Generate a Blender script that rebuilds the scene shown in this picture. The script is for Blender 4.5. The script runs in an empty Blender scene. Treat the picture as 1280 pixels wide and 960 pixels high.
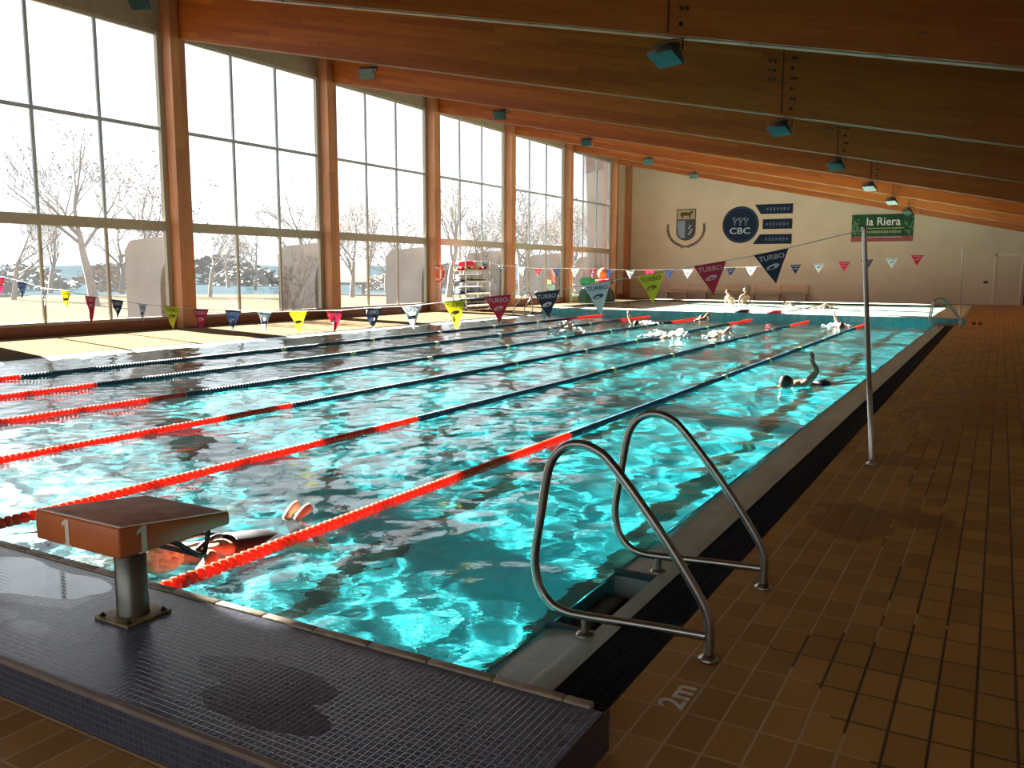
import bpy, bmesh, math, random
import numpy as np
from mathutils import Vector, Matrix, Euler, noise

S = bpy.context.scene
COL = S.collection
PI = math.pi
rnd = random.Random(7)

# ------------------------------------------------------------------ camera
CAMP = Vector((1.227, -2.666, 1.7))
PITCH, YAW, ROLL = .131, .517, .003
fw = Vector((-math.sin(YAW)*math.cos(PITCH), math.cos(YAW)*math.cos(PITCH), -math.sin(PITCH)))
rt = Vector((math.cos(YAW), math.sin(YAW), 0)); up = rt.cross(fw)
rt, up = (math.cos(ROLL)*rt + math.sin(ROLL)*up), (-math.sin(ROLL)*rt + math.cos(ROLL)*up)
cd = bpy.data.cameras.new('camera'); cam = bpy.data.objects.new('camera', cd); COL.objects.link(cam)
M_ = Matrix((rt, up, -fw)).transposed().to_4x4(); M_.translation = CAMP
cam.matrix_world = M_
cd.sensor_width = 36; cd.lens = 1067.64/1280*36; cd.clip_end = 2000
S.camera = cam

# ------------------------------------------------------------------ light
SUN_STRENGTH, SKY_STRENGTH, EXPOSURE = 60.0, .95, 1.15
w = bpy.data.worlds.new('world'); S.world = w; w.use_nodes = True
bg = w.node_tree.nodes['Background']
bg.inputs[0].default_value = (.86, .93, 1.0, 1); bg.inputs[1].default_value = SKY_STRENGTH
sl = bpy.data.lights.new('sun', 'SUN'); sun = bpy.data.objects.new('sun', sl); COL.objects.link(sun)
sl.energy = SUN_STRENGTH; sl.angle = math.radians(.6); sl.color = (1.0, .93, .82)
ELEV = math.radians(23)
sd = Vector((1, -.265, 0)).normalized()*math.cos(ELEV) + Vector((0, 0, -math.sin(ELEV)))
sun.rotation_euler = sd.to_track_quat('-Z', 'Y').to_euler(); sun.location = (-40, 20, 30)
sl.cycles.is_caustics_light = True
S.view_settings.view_transform = 'Standard'; S.view_settings.look = 'None'
S.view_settings.gamma = 1; S.view_settings.use_curve_mapping = False
S.view_settings.exposure = EXPOSURE
cy = S.cycles
cy.use_denoising = True
cy.max_bounces = 10; cy.diffuse_bounces = 5; cy.glossy_bounces = 4; cy.transmission_bounces = 8; cy.transparent_max_bounces = 24
cy.caustics_refractive = True; cy.caustics_reflective = False; cy.blur_glossy = .5
cy.sample_clamp_indirect = 6

# ------------------------------------------------------------------ mesh helpers
class MB:
    def __init__(s): s.v = []; s.f = []; s.m = []; s.k = 0; s.sm = []
    def add(s, vs, fs, smooth=False):
        o = len(s.v); s.v += [tuple(v) for v in vs]
        for f in fs: s.f.append(tuple(i+o for i in f)); s.m.append(s.k); s.sm.append(smooth)
        return s
    def mat(s, k): s.k = k; return s
    def box(s, a, b):
        (x0, y0, z0), (x1, y1, z1) = a, b
        return s.add([(x0,y0,z0),(x1,y0,z0),(x1,y1,z0),(x0,y1,z0),(x0,y0,z1),(x1,y0,z1),(x1,y1,z1),(x0,y1,z1)],
                     [(0,3,2,1),(4,5,6,7),(0,1,5,4),(1,2,6,5),(2,3,7,6),(3,0,4,7)])
    def cbox(s, c, d, rot=None):
        h = [x/2 for x in d]; R = rot or Matrix.Identity(3); c = Vector(c)
        vs = [c + R @ Vector((sx*h[0], sy*h[1], sz*h[2])) for sz in (-1, 1) for sx, sy in ((-1,-1),(1,-1),(1,1),(-1,1))]
        return s.add(vs, [(0,3,2,1),(4,5,6,7),(0,1,5,4),(1,2,6,5),(2,3,7,6),(3,0,4,7)])
    def bbox(s, c, d, r=.01, rot=None, seg=2):
        bm = bmesh.new(); bmesh.ops.create_cube(bm, size=1)
        for v in bm.verts: v.co = Vector((v.co.x*d[0], v.co.y*d[1], v.co.z*d[2]))
        bmesh.ops.bevel(bm, geom=bm.edges[:], offset=min(r, min(d)*.45), segments=seg, affect='EDGES', profile=.5)
        return s.bm(bm, c, rot, True)
    def bm(s, bm, c=(0,0,0), rot=None, smooth=False):
        R = rot or Matrix.Identity(3); c = Vector(c); bm.verts.index_update()
        s.add([c + R @ v.co for v in bm.verts], [[v.index for v in f.verts] for f in bm.faces], smooth); bm.free(); return s
    def tube(s, pts, r, n=8, cap=True, closed=False, smooth=True):
        pts = [Vector(p) for p in pts]; N = len(pts); rs = r if isinstance(r, (list, tuple)) else [r]*N
        t0 = (pts[1]-pts[0]).normalized(); u = t0.orthogonal().normalized(); vs = []; fs = []
        for i, p in enumerate(pts):
            if closed: t = (pts[(i+1) % N]-pts[i-1]).normalized()
            else: t = (pts[min(i+1, N-1)]-pts[max(i-1, 0)]).normalized()
            u = (u - t*u.dot(t)); u = u.normalized() if u.length > 1e-6 else t.orthogonal().normalized()
            b = t.cross(u)
            for k in range(n):
                a = 2*PI*k/n; vs.append(p + (u*math.cos(a) + b*math.sin(a))*rs[i])
        for i in range(N if closed else N-1):
            j = (i+1) % N
            for k in range(n): fs.append((i*n+k, i*n+(k+1) % n, j*n+(k+1) % n, j*n+k))
        s.add(vs, fs, smooth)
        if cap and not closed: s.add([vs[k] for k in range(n)], [tuple(range(n))[::-1]]); s.add([vs[(N-1)*n+k] for k in range(n)], [tuple(range(n))])
        return s
    def lathe(s, prof, c=(0,0,0), n=16, rot=None, smooth=True):
        R = rot or Matrix.Identity(3); c = Vector(c); vs = []; fs = []
        for r, z in prof:
            for k in range(n): a = 2*PI*k/n; vs.append(c + R @ Vector((r*math.cos(a), r*math.sin(a), z)))
        for i in range(len(prof)-1):
            for k in range(n): fs.append((i*n+k, i*n+(k+1) % n, (i+1)*n+(k+1) % n, (i+1)*n+k))
        fs.append(tuple(range(n))[::-1]); fs.append(tuple((len(prof)-1)*n+k for k in range(n)))
        return s.add(vs, fs, smooth)
    def ball(s, c, r, n=10, rot=None):
        r = (r, r, r) if isinstance(r, (int, float)) else r; R = rot or Matrix.Identity(3); c = Vector(c); vs = []; fs = []; m = max(4, n//2+1)
        for i in range(m+1):
            t = PI*i/m
            for k in range(n):
                a = 2*PI*k/n; vs.append(c + R @ Vector((r[0]*math.sin(t)*math.cos(a), r[1]*math.sin(t)*math.sin(a), r[2]*math.cos(t))))
        for i in range(m):
            for k in range(n): fs.append((i*n+k, (i+1)*n+k, (i+1)*n+(k+1) % n, i*n+(k+1) % n))
        return s.add(vs, fs, True)
    def prism(s, poly, axis, a, b):
        """poly in the two other axes (cyclic order), extruded along axis from a to b"""
        def P(p, t): return {'x': (t, p[0], p[1]), 'y': (p[0], t, p[1]), 'z': (p[0], p[1], t)}[axis]
        n = len(poly); vs = [P(p, a) for p in poly] + [P(p, b) for p in poly]
        fs = [tuple(range(n)), tuple(range(2*n-1, n-1, -1))] + [(i, i+n, (i+1) % n+n, (i+1) % n) for i in range(n)]
        return s.add(vs, fs)
    def text(s, txt, size, M, depth=.0008, align='CENTER', sx=1):
        cu = bpy.data.curves.new('t', 'FONT'); cu.body = txt; cu.size = size; cu.align_x = align; cu.align_y = 'CENTER'; cu.extrude = depth; cu.resolution_u = 3; cu.offset = size*.012
        o = bpy.data.objects.new('t', cu); COL.objects.link(o)
        me = bpy.data.meshes.new_from_object(o.evaluated_get(bpy.context.evaluated_depsgraph_get()))
        s.add([M @ Vector((v.co.x*sx, v.co.y, v.co.z)) for v in me.vertices], [tuple(p.vertices) for p in me.polygons])
        bpy.data.objects.remove(o); bpy.data.curves.remove(cu); bpy.data.meshes.remove(me); return s
    def build(s, name, mats, parent=None, fix=True):
        me = bpy.data.meshes.new(name); me.from_pydata(s.v, [], s.f)
        if not isinstance(mats, (list, tuple)): mats = [mats]
        for m in mats: me.materials.append(m)
        me.polygons.foreach_set('material_index', s.m); me.polygons.foreach_set('use_smooth', s.sm)
        me.update()
        if fix:
            bm = bmesh.new(); bm.from_mesh(me); bmesh.ops.recalc_face_normals(bm, faces=bm.faces); bm.to_mesh(me); bm.free()
        o = bpy.data.objects.new(name, me); COL.objects.link(o)
        if parent is not None:
            o.parent = parent
            bpy.context.view_layer.update()
            o.matrix_parent_inverse = parent.matrix_world.inverted() if s.__dict__.get('world') else Matrix.Identity(4)
        return o

def tag(o, label=None, cat=None, group=None, kind=None):
    if label: o['label'] = label
    if cat: o['category'] = cat
    if group: o['group'] = group
    if kind: o['kind'] = kind
    return o
def empty(name, loc, label, cat, group=None, rz=0):
    o = bpy.data.objects.new(name, None); COL.objects.link(o); o.empty_display_size = .1
    o.location = loc; o.rotation_euler = (0, 0, rz); return tag(o, label, cat, group)
def struct(o): o['kind'] = 'structure'; return o
def dup(o, parent=None):
    c = o.copy(); COL.objects.link(c)
    if parent is not None: c.parent = parent
    for ch in o.children: dup(ch, c)
    return c
def RX(a): return Matrix.Rotation(a, 3, 'X')
def RY(a): return Matrix.Rotation(a, 3, 'Y')
def RZ(a): return Matrix.Rotation(a, 3, 'Z')

# ------------------------------------------------------------------ materials
class NT:
    def __init__(s, name):
        s.m = bpy.data.materials.new(name); s.m.use_nodes = True; s.t = s.m.node_tree; s.n = s.t.nodes
        s.b = s.n['Principled BSDF']; s.out = s.n['Material Output']
    def new(s, typ, **kw):
        nd = s.n.new(typ)
        for k, v in kw.items():
            if k.startswith('i_'): nd.inputs[k[2:].replace('_', ' ')].default_value = v
            else: setattr(nd, k, v)
        return nd
    def link(s, a, b): s.t.links.new(a, b)
    def val(s, v): n = s.new('ShaderNodeValue'); n.outputs[0].default_value = v; return n.outputs[0]
    def math(s, op, a, b=0.0, c=None):
        n = s.new('ShaderNodeMath', operation=op)
        for i, x in enumerate((a, b, c)):
            if x is None: continue
            if isinstance(x, (int, float)): n.inputs[i].default_value = x
            else: s.link(x, n.inputs[i])
        return n.outputs[0]
    def mix(s, f, a, b):
        n = s.new('ShaderNodeMix', data_type='RGBA')
        for i, x in ((0, f), (6, a), (7, b)):
            if isinstance(x, (int, float)): n.inputs[i].default_value = x
            elif isinstance(x, tuple): n.inputs[i].default_value = (*x, 1) if len(x) == 3 else x
            else: s.link(x, n.inputs[i])
        return n.outputs[2]
    def pos(s): return s.new('ShaderNodeNewGeometry').outputs['Position']
    def obj(s): return s.new('ShaderNodeTexCoord').outputs['Object']
    def map(s, vec, scale=(1,1,1), loc=(0,0,0), rot=(0,0,0)):
        n = s.new('ShaderNodeMapping'); s.link(vec, n.inputs[0]); n.inputs['Scale'].default_value = scale; n.inputs['Location'].default_value = loc; n.inputs['Rotation'].default_value = rot; return n.outputs[0]
    def noise(s, vec, scale, detail=3, rough=.5, out=0):
        n = s.new('ShaderNodeTexNoise'); s.link(vec, n.inputs['Vector']); n.inputs['Scale'].default_value = scale; n.inputs['Detail'].default_value = detail; n.inputs['Roughness'].default_value = rough; return n.outputs[out]
    def ramp(s, f, stops):
        n = s.new('ShaderNodeValToRGB'); s.link(f, n.inputs[0]); e = n.color_ramp.elements
        while len(e) < len(stops): e.new(.5)
        for el, (p, c) in zip(e, stops): el.position = p; el.color = (*c, 1) if len(c) == 3 else c
        return n.outputs[0]
    def white(s, vec):
        n = s.new('ShaderNodeTexWhiteNoise', noise_dimensions='3D'); s.link(vec, n.inputs['Vector']); return n.outputs['Value']
    def sep(s, vec): n = s.new('ShaderNodeSeparateXYZ'); s.link(vec, n.inputs[0]); return n.outputs
    def comb(s, x, y, z):
        n = s.new('ShaderNodeCombineXYZ')
        for i, a in enumerate((x, y, z)):
            if isinstance(a, (int, float)): n.inputs[i].default_value = a
            else: s.link(a, n.inputs[i])
        return n.outputs[0]
    def bump(s, h, strength=.3, dist=.01):
        n = s.new('ShaderNodeBump'); s.link(h, n.inputs['Height']); n.inputs['Strength'].default_value = strength; n.inputs['Distance'].default_value = dist; s.link(n.outputs[0], s.b.inputs['Normal'])
    def color(s, c):
        if isinstance(c, tuple): s.b.inputs['Base Color'].default_value = (*c, 1)
        else: s.link(c, s.b.inputs['Base Color'])
    def rough(s, r):
        if isinstance(r, (int, float)): s.b.inputs['Roughness'].default_value = r
        else: s.link(r, s.b.inputs['Roughness'])

def simple(name, c, rough=.5, metal=0, var=.12, scale=8, spec=.5, bump=0, emit=None):
    t = NT(name); p = t.obj(); f = t.noise(p, scale, 3)
    lo = tuple(x*(1-var) for x in c); hi = tuple(min(1, x*(1+var)) for x in c)
    t.color(t.ramp(f, [(.3, lo), (.7, hi)])); t.rough(rough); t.b.inputs['Metallic'].default_value = metal; t.b.inputs['Specular IOR Level'].default_value = spec
    if bump: t.bump(t.noise(p, scale*4, 4), bump, .01)
    return t.m

def grid_mat(name, sx, sy, gx, gy, ox, oy, cols, grout, rough=(.35, .6), plane='xy', bump=.4, varscale=1.3, dirt=None, patch=None):
    """tiles laid on a plane: pitch sx, sy; grout half widths gx, gy"""
    t = NT(name); P = t.sep(t.pos()); ax = {'xy': (0, 1), 'xz': (0, 2), 'yz': (1, 2)}[plane]
    def cell(c, s_, o, g):
        u = t.math('DIVIDE', t.math('SUBTRACT', c, o), s_); fl = t.math('FLOOR', u); fr = t.math('SUBTRACT', u, fl)
        d = t.math('MULTIPLY', t.math('MINIMUM', fr, t.math('SUBTRACT', 1.0, fr)), s_)
        return fl, t.math('SMOOTHSTEP', d, g*.6, g*1.4) if False else t.math('MINIMUM', t.math('MAXIMUM', t.math('DIVIDE', t.math('SUBTRACT', d, g*.5), g), 0.0), 1.0)
    fu, mu = cell(P[ax[0]], sx, ox, gx); fv, mv = cell(P[ax[1]], sy, oy, gy)
    m = t.math('MINIMUM', mu, mv); r = t.white(t.comb(fu, fv, 3.0))
    big = t.noise(t.pos(), varscale, 3)
    f = t.math('ADD', t.math('MULTIPLY', r, .7), t.math('MULTIPLY', big, .3))
    c = t.ramp(f, [(.15, cols[0]), (.5, cols[1]), (.85, cols[2])])
    g_ = grout
    if dirt:   # grout cleaner in one area, dirty in another
        k = t.math('GREATER_THAN', t.math('ADD', t.noise(t.pos(), .9, 2), t.math('MULTIPLY', P[0], dirt[1])), dirt[2])
        g_ = t.mix(k, grout, dirt[0])
    c = t.mix(m, g_, c)
    rg = t.math('ADD', rough[0], t.math('MULTIPLY', t.noise(t.pos(), 3.1, 3), rough[1]-rough[0]))
    if patch: c, rg = patch(t, c, rg, P)
    t.color(c); t.rough(rg)
    if bump:
        hgt = t.math('ADD', m, t.math('MULTIPLY', t.noise(t.pos(), 25, 3), .15))
        if hasattr(t, 'flat'): hgt = t.math('MULTIPLY', hgt, t.flat)
        t.bump(hgt, bump, .004)
    return t.m

def disk_mask(t, P, spots, wob=.6, sc=2.2):
    """1 inside any of the irregular spots (x, y, rx, ry)"""
    nz = t.math('MULTIPLY', t.math('SUBTRACT', t.noise(t.pos(), sc, 4), .5), wob*2); tot = None
    for x, y, rx, ry in spots:
        a = t.math('DIVIDE', t.math('SUBTRACT', P[0], x), rx); b = t.math('DIVIDE', t.math('SUBTRACT', P[1], y), ry)
        d = t.math('ADD', t.math('SQRT', t.math('ADD', t.math('MULTIPLY', a, a), t.math('MULTIPLY', b, b))), nz)
        k = t.math('LESS_THAN', d, 1.0); tot = k if tot is None else t.math('MAXIMUM', tot, k)
    return tot

def deck_patch(t, c, rg, P):
    wet = disk_mask(t, P, [(.45, 3.5, .28, .45), (.85, 3.75, .2, .22), (.95, 9.0, .55, 1.2), (1.05, 11.0, .5, 1.0), (.45, 5.75, .35, .25), (.9, 7.2, .2, .3)], 1.0, 3.2)
    c = t.mix(t.math('MULTIPLY', wet, .75), c, (.20, .07, .011))
    rg = t.math('SUBTRACT', rg, t.math('MULTIPLY', wet, .14)); return c, rg

M = {}
M['deck'] = grid_mat('terracotta_tile', .1405, .252, .0055, .0055, .128, .135, ((.36, .17, .040), (.46, .225, .055), (.55, .28, .072)), (.56, .36, .18), (.4, .62), dirt=((.07, .035, .015), .35, .72), patch=deck_patch)
M['deck_left'] = grid_mat('left_deck_tile', .2, .2, .006, .006, 0, 0, ((.085, .062, .040), (.098, .073, .047), (.112, .083, .055)), (.2, .13, .07), (.65, .8))
M['deck_left'].node_tree.nodes['Principled BSDF'].inputs['Specular IOR Level'].default_value = 0
def mosaic_patch(t, c, rg, P):
    wet = disk_mask(t, P, [(-3.2, -.35, .75, .22), (-2.35, -.62, .12, .05), (-2.6, -.6, .1, .05), (-1.15, -.45, .35, .12), (-.95, -.62, .3, .1)], .5, 3)
    c = t.mix(t.math('MULTIPLY', wet, .42), c, (.02, .025, .045)); rg = t.math('SUBTRACT', rg, t.math('MULTIPLY', wet, .06))
    pud = disk_mask(t, P, [(-3.0, -.28, .55, .17), (-3.9, -.3, .6, .25), (-2.62, -.2, .2, .1)], .5, 2.5); t.flat = t.math('SUBTRACT', 1.0, t.math('MAXIMUM', t.math('MULTIPLY', pud, .93), t.math('MULTIPLY', wet, .75)))
    return c, t.math('MULTIPLY', rg, t.math('SUBTRACT', 1.0, t.math('MULTIPLY', pud, .8)))
MOS = ((.085, .10, .16), (.115, .13, .195), (.145, .155, .225))
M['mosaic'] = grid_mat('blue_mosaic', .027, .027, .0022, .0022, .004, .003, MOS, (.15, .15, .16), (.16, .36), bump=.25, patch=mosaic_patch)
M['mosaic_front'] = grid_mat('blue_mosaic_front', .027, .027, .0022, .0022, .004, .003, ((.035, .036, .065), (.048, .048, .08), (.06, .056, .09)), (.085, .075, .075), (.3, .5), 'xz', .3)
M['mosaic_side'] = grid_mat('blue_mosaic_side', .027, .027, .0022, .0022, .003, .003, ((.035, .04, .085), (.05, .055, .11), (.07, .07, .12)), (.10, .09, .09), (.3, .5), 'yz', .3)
M['coping'] = simple('coping_stone', (.30, .22, .14), .55, var=.25, scale=14, bump=.3)
M['ledge'] = grid_mat('overflow_ledge_tile', .13, .26, .003, .004, -.26, .0, ((.27, .36, .32), (.31, .40, .36), (.36, .45, .40)), (.46, .42, .32), (.25, .4), bump=.25)
M['ledge_wall'] = simple('ledge_dark_edge', (.02, .05, .055), .4)
M['grate'] = simple('grate_black_plastic', (.005, .006, .012), .7, spec=.15)
M['trench'] = simple('trench_black', (.006, .007, .012), .6)
POOLC = ((.015, .44, .53), (.02, .49, .58), (.03, .55, .64))
def lane_patch(t, c, rg, P):
    # dark lane lines tiled in the floor at each lane centre
    u = t.math('DIVIDE', t.math('ADD', P[0], .62), 1.975); fr = t.math('SUBTRACT', u, t.math('FLOOR', u))
    d = t.math('MULTIPLY', t.math('ABSOLUTE', t.math('SUBTRACT', fr, .5)), 1.975)
    k = t.math('LESS_THAN', d, .125)
    tee = t.math('MULTIPLY', t.math('LESS_THAN', d, .5), t.math('LESS_THAN', t.math('ABSOLUTE', t.math('SUBTRACT', P[1], 1.25)), .125))
    k = t.math('MAXIMUM', k, tee)
    k = t.math('MULTIPLY', k, t.math('MULTIPLY', t.math('GREATER_THAN', P[1], 1.1), t.math('LESS_THAN', P[1], 27.5)))
    return t.mix(k, c, (.005, .055, .048)), rg
M['pool_floor'] = grid_mat('pool_floor_tile', .12, .25, .004, .004, 0, 0, POOLC, (.10, .45, .48), (.3, .4), bump=0, patch=lane_patch)
M['pool_wall_y'] = grid_mat('pool_wall_tile', .12, .25, .004, .004, 0, 0, ((.03, .30, .34), (.04, .36, .40), (.06, .42, .46)), (.12, .36, .38), (.25, .4), 'xz', 0)
M['pool_wall_x'] = grid_mat('pool_side_tile', .25, .12, .004, .004, 0, 0, ((.03, .30, .34), (.04, .36, .40), (.06, .42, .46)), (.12, .36, .38), (.25, .4), 'yz', 0)
def wall_mat():
    t = NT('cream_plaster'); p = t.pos()
    t.color(t.ramp(t.noise(p, .8, 4), [(.3, (.58, .47, .345)), (.7, (.65, .535, .40))])); t.rough(.75); t.bump(t.noise(p, 18, 4), .12, .01); return t.m
M['wall'] = wall_mat()
def wood_mat(name, cols, ang=0.0, lam=.12, along='x', seed=0, knots=.5):
    """laminated timber: boards of height lam, grain along x (or z)"""
    t = NT(name); p = t.pos()
    if along == 'x': q = t.map(p, rot=(0, ang, 0))
    else: q = t.map(p, rot=(0, PI/2, 0))
    s3 = t.sep(q); lay = t.math('FLOOR', t.math('DIVIDE', s3[2], lam)); 
    fr = t.math('SUBTRACT', t.math('DIVIDE', s3[2], lam), lay)
    line = t.math('LESS_THAN', fr, .05)
    r = t.white(t.comb(lay, seed, t.math('FLOOR', t.math('DIVIDE', t.math('ADD', s3[0], t.math('MULTIPLY', lay, 1.7)), 3.1))))
    g = t.noise(t.map(q, (.6, 2, 9)), 2.4, 5, .6)
    f = t.math('ADD', t.math('MULTIPLY', r, .35), t.math('MULTIPLY', g, .65))
    c = t.ramp(f, [(.25, cols[0]), (.5, cols[1]), (.75, cols[2])])
    v = t.new('ShaderNodeTexVoronoi'); t.link(t.map(q, (.55, 1, 2.2)), v.inputs['Vector']); v.inputs['Scale'].default_value = 1.1
    kn = t.math('LESS_THAN', v.outputs['Distance'], .055); kn = t.math('MULTIPLY', kn, knots)
    c = t.mix(kn, c, (.05, .02, .006)); c = t.mix(t.math('MULTIPLY', line, .35), c, (.08, .03, .008))
    t.color(c); t.rough(.5); t.bump(g, .12, .01); return t.m
SLOPE = math.atan(.2095)
M['beam'] = wood_mat('glulam_beam', ((.24, .054, .0035), (.32, .082, .006), (.40, .118, .010)), -SLOPE, .13, 'x', 1.0)
M['post'] = wood_mat('glulam_post', ((.32, .13, .055), (.42, .18, .075), (.52, .24, .10)), 0, .14, 'z', 2.0, .35)
M['roof'] = wood_mat('roof_boards', ((.19, .055, .008), (.25, .08, .012), (.3, .1, .016)), -SLOPE, .18, 'x', 3.0)
M['plinth'] = wood_mat('plinth_board', ((.16, .05, .025), (.2, .065, .03), (.25, .085, .04)), 0, .16, 'x', 4.0, .1)
M['frame'] = simple('window_frame_metal', (.36, .34, .27), .45, var=.08)
M['mullion'] = simple('mullion_glare_grey', (.40, .47, .54), .4, var=.06)  # window glare is put into this blue-grey base colour
M['steel'] = simple('brushed_steel', (.33, .30, .265), .33, 1.0, .1, 20)
M['galv'] = simple('galvanised_pole', (.5, .48, .43), .38, .9, .1, 12)
M['white'] = simple('white_paint', (.75, .74, .7), .5, var=.05)
M['black'] = simple('black_plastic', (.012, .012, .014), .45)
def glass_mat():
    t = NT('window_glass'); n = t.n; n.remove(t.b)
    tr = t.new('ShaderNodeBsdfTransparent'); tr.inputs[0].default_value = (.95, .97, .96, 1)
    gl = t.new('ShaderNodeBsdfGlossy'); gl.inputs['Roughness'].default_value = .02
    du = t.new('ShaderNodeBsdfTranslucent'); du.inputs[0].default_value = (.86, .92, 1, 1)
    fr = t.new('ShaderNodeFresnel'); fr.inputs[0].default_value = 1.1
    m1 = t.new('ShaderNodeMixShader'); t.link(fr.outputs[0], m1.inputs[0]); t.link(tr.outputs[0], m1.inputs[1]); t.link(gl.outputs[0], m1.inputs[2])
    veil = t.math('ADD', GLARE_VEIL, t.math('MULTIPLY', t.math('SUBTRACT', t.noise(t.pos(), .8, 4), .5), GLARE_VEIL*.9))
    m2 = t.new('ShaderNodeMixShader'); t.link(veil, m2.inputs[0]); t.link(m1.outputs[0], m2.inputs[1]); t.link(du.outputs[0], m2.inputs[2])
    t.link(m2.outputs[0], t.out.inputs[0]); return t.m
GLARE_VEIL = .007     # translucent film added to the panes to give a glare haze
M['glass'] = glass_mat()
BUMPW = .45
def water_mat():
    t = NT('pool_water'); b = t.b
    b.inputs['Base Color'].default_value = (.86, 1, 1, 1); b.inputs['Roughness'].default_value = 0; b.inputs['IOR'].default_value = 1.19
    b.inputs['Transmission Weight'].default_value = 1
    if BUMPW: t.bump(t.noise(t.map(t.pos(), (1, 1, 1)), 8, 3), BUMPW, .01)
    return t.m

M['water'] = water_mat()

# ------------------------------------------------------------------ setting
PX0, PX1, PY0, PY1 = -14.7, -.62, .0, 28.9        # water of the main pool
DEPTH = -1.95
WZ = -.03
FARZ = .22
XL, XR, YB, YF = -20.15, 5.0, -8.0, 50.0           # inside faces of the hall
LED_L = PX0 - .36
def beamz(x): return 4.163 - .2095*x               # underside of the roof beams

fl = MB()
fl.box((0, PY0, -.3), (XR, YF, 0)); fl.box((.115, -.86, -.3), (XR, PY0, 0)); fl.box((XL, YB, -.3), (XR, -.86, 0))
fl.build('floor', M['deck']); struct(bpy.data.objects['floor'])
o = MB().box((XL, -.86, -.3), (LED_L-.26, 29.4, 0)).build('floor_poolside', M['deck_left']); struct(o)
o = MB().box((XL, 29.4, -.3), (LED_L-.26, YF, 0)).box((LED_L-.26, 42.5, -.3), (0, YF, .0)).build('floor_rear', M['deck_left']); struct(o)
# starting platform with mosaic
pl = MB(); X0p, X1p = XL, .115
pl.mat(0).box((X0p, -.855, -.2), (X1p-.005, -.043, .16))
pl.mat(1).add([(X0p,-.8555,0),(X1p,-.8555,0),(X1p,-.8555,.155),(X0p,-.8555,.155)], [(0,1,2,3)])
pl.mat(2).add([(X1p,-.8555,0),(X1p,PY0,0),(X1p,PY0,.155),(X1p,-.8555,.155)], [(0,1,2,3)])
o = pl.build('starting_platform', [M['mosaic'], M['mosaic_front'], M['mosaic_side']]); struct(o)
cp = MB(); x = X0p
while x < .04:
    x2 = min(x+.3, .06); cp.bbox(((x+x2)/2, -.0225, .145), (x2-x-.002, .045, .05), .008); x = x2
o = cp.build('trim_1', M['coping']); struct(o)
o = MB().box((X0p, -.864, .146), (X1p+.004, -.84, .163)).build('trim_2', simple('platform_nosing', (.22, .15, .11), .6, var=.2)); struct(o)
# basin: floor, four walls
bs = MB(); bs.mat(0).add([(PX0,PY0,DEPTH),(PX1,PY0,DEPTH),(PX1,PY1,DEPTH),(PX0,PY1,DEPTH)], [(0,1,2,3)])
bs.mat(1).add([(PX0,PY0,DEPTH),(PX1,PY0,DEPTH),(PX1,PY0,.13),(PX0,PY0,.13)], [(0,1,2,3)])
bs.mat(1).add([(LED_L-.26,PY1,DEPTH),(0.3,PY1,DEPTH),(0.3,PY1,FARZ),(LED_L-.26,PY1,FARZ)], [(0,3,2,1)])
bs.mat(2).add([(PX0,PY0,DEPTH),(PX0,PY1,DEPTH),(PX0,PY1,-.05),(PX0,PY0,-.05)], [(0,1,2,3)])
bs.mat(2).add([(PX1,PY0,DEPTH),(PX1,PY1,DEPTH),(PX1,PY1,-.05),(PX1,PY0,-.05)], [(0,3,2,1)])
o = bs.build('pool_basin', [M['pool_floor'], M['pool_wall_y'], M['pool_wall_x']], fix=False); struct(o); o.cycles.is_caustics_receiver = True
# overflow ledges (with the ladder notch on the near right) and gutters
NY0, NY1 = .93, 1.80
def ledge_piece(mb, xw, xg, y0, y1, zs=(-.045, -.012)):
    mb.mat(0).add([(xw,y0,zs[0]),(xg,y0,zs[1]),(xg,y1,zs[1]),(xw,y1,zs[0]),(xw,y0,-.3),(xg,y0,-.3),(xg,y1,-.3),(xw,y1,-.3)],
        [(0,1,2,3),(0,4,5,1),(2,6,7,3),(1,5,6,2)])
    mb.mat(1).add([(xw,y0,zs[0]),(xw,y1,zs[0]),(xw,y1,-.3),(xw,y0,-.3)], [(0,1,2,3)])
    if abs(xg-xw) < .2: return
    e = .018 if xg > xw else -.018
    mb.mat(1).add([(xw,y0,zs[0]+.002),(xw+e,y0,zs[0]+.004),(xw+e,y1,zs[0]+.004),(xw,y1,zs[0]+.002)], [(0,1,2,3)])
lg = MB()
ledge_piece(lg, PX1, -.36, PY0, NY0); ledge_piece(lg, PX1, -.36, NY1, PY1); ledge_piece(lg, -.3605, -.26, PY0, PY1, (-.012, -.004))
ledge_piece(lg, PX0, LED_L, PY0, PY1)
lg.mat(2).box((PX1, NY0, -.5), (-.36, NY1, -.26)); lg.mat(3).bbox((-.55, 1.42, -.14), (.13, .5, .05), .01)
lg.mat(1)
for y in (NY0, NY1): lg.box((PX1, y-.012, -.05), (-.36, y+.012, -.012))
o = lg.build('trim_3', [M['ledge'], M['ledge_wall'], M['pool_wall_y'], simple('step_red_brown', (.10, .035, .02), .5)]); struct(o)
for nm, xa, xb in (('trim_4', -.26, 0), ('trim_5', LED_L-.26, LED_L)):
    g = MB(); g.mat(1).box((xa, PY0, -.3), (xb, PY1, -.06)); g.mat(0)
    g.box((xa, PY0, -.06), (xa+.012, PY1, -.006)); g.box((xb-.012, PY0, -.06), (xb, PY1, -.002))
    y = PY0
    while y < PY1: g.box((xa+.012, y, -.035), (xb-.012, y+.014, -.007)); y += .024
    for k in (.33, .66): xx = xa+(xb-xa)*k; g.box((xx-.006, PY0, -.05), (xx+.006, PY1, -.006))
    struct(g.build(nm, [M['grate'], M['trench']]))
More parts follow.
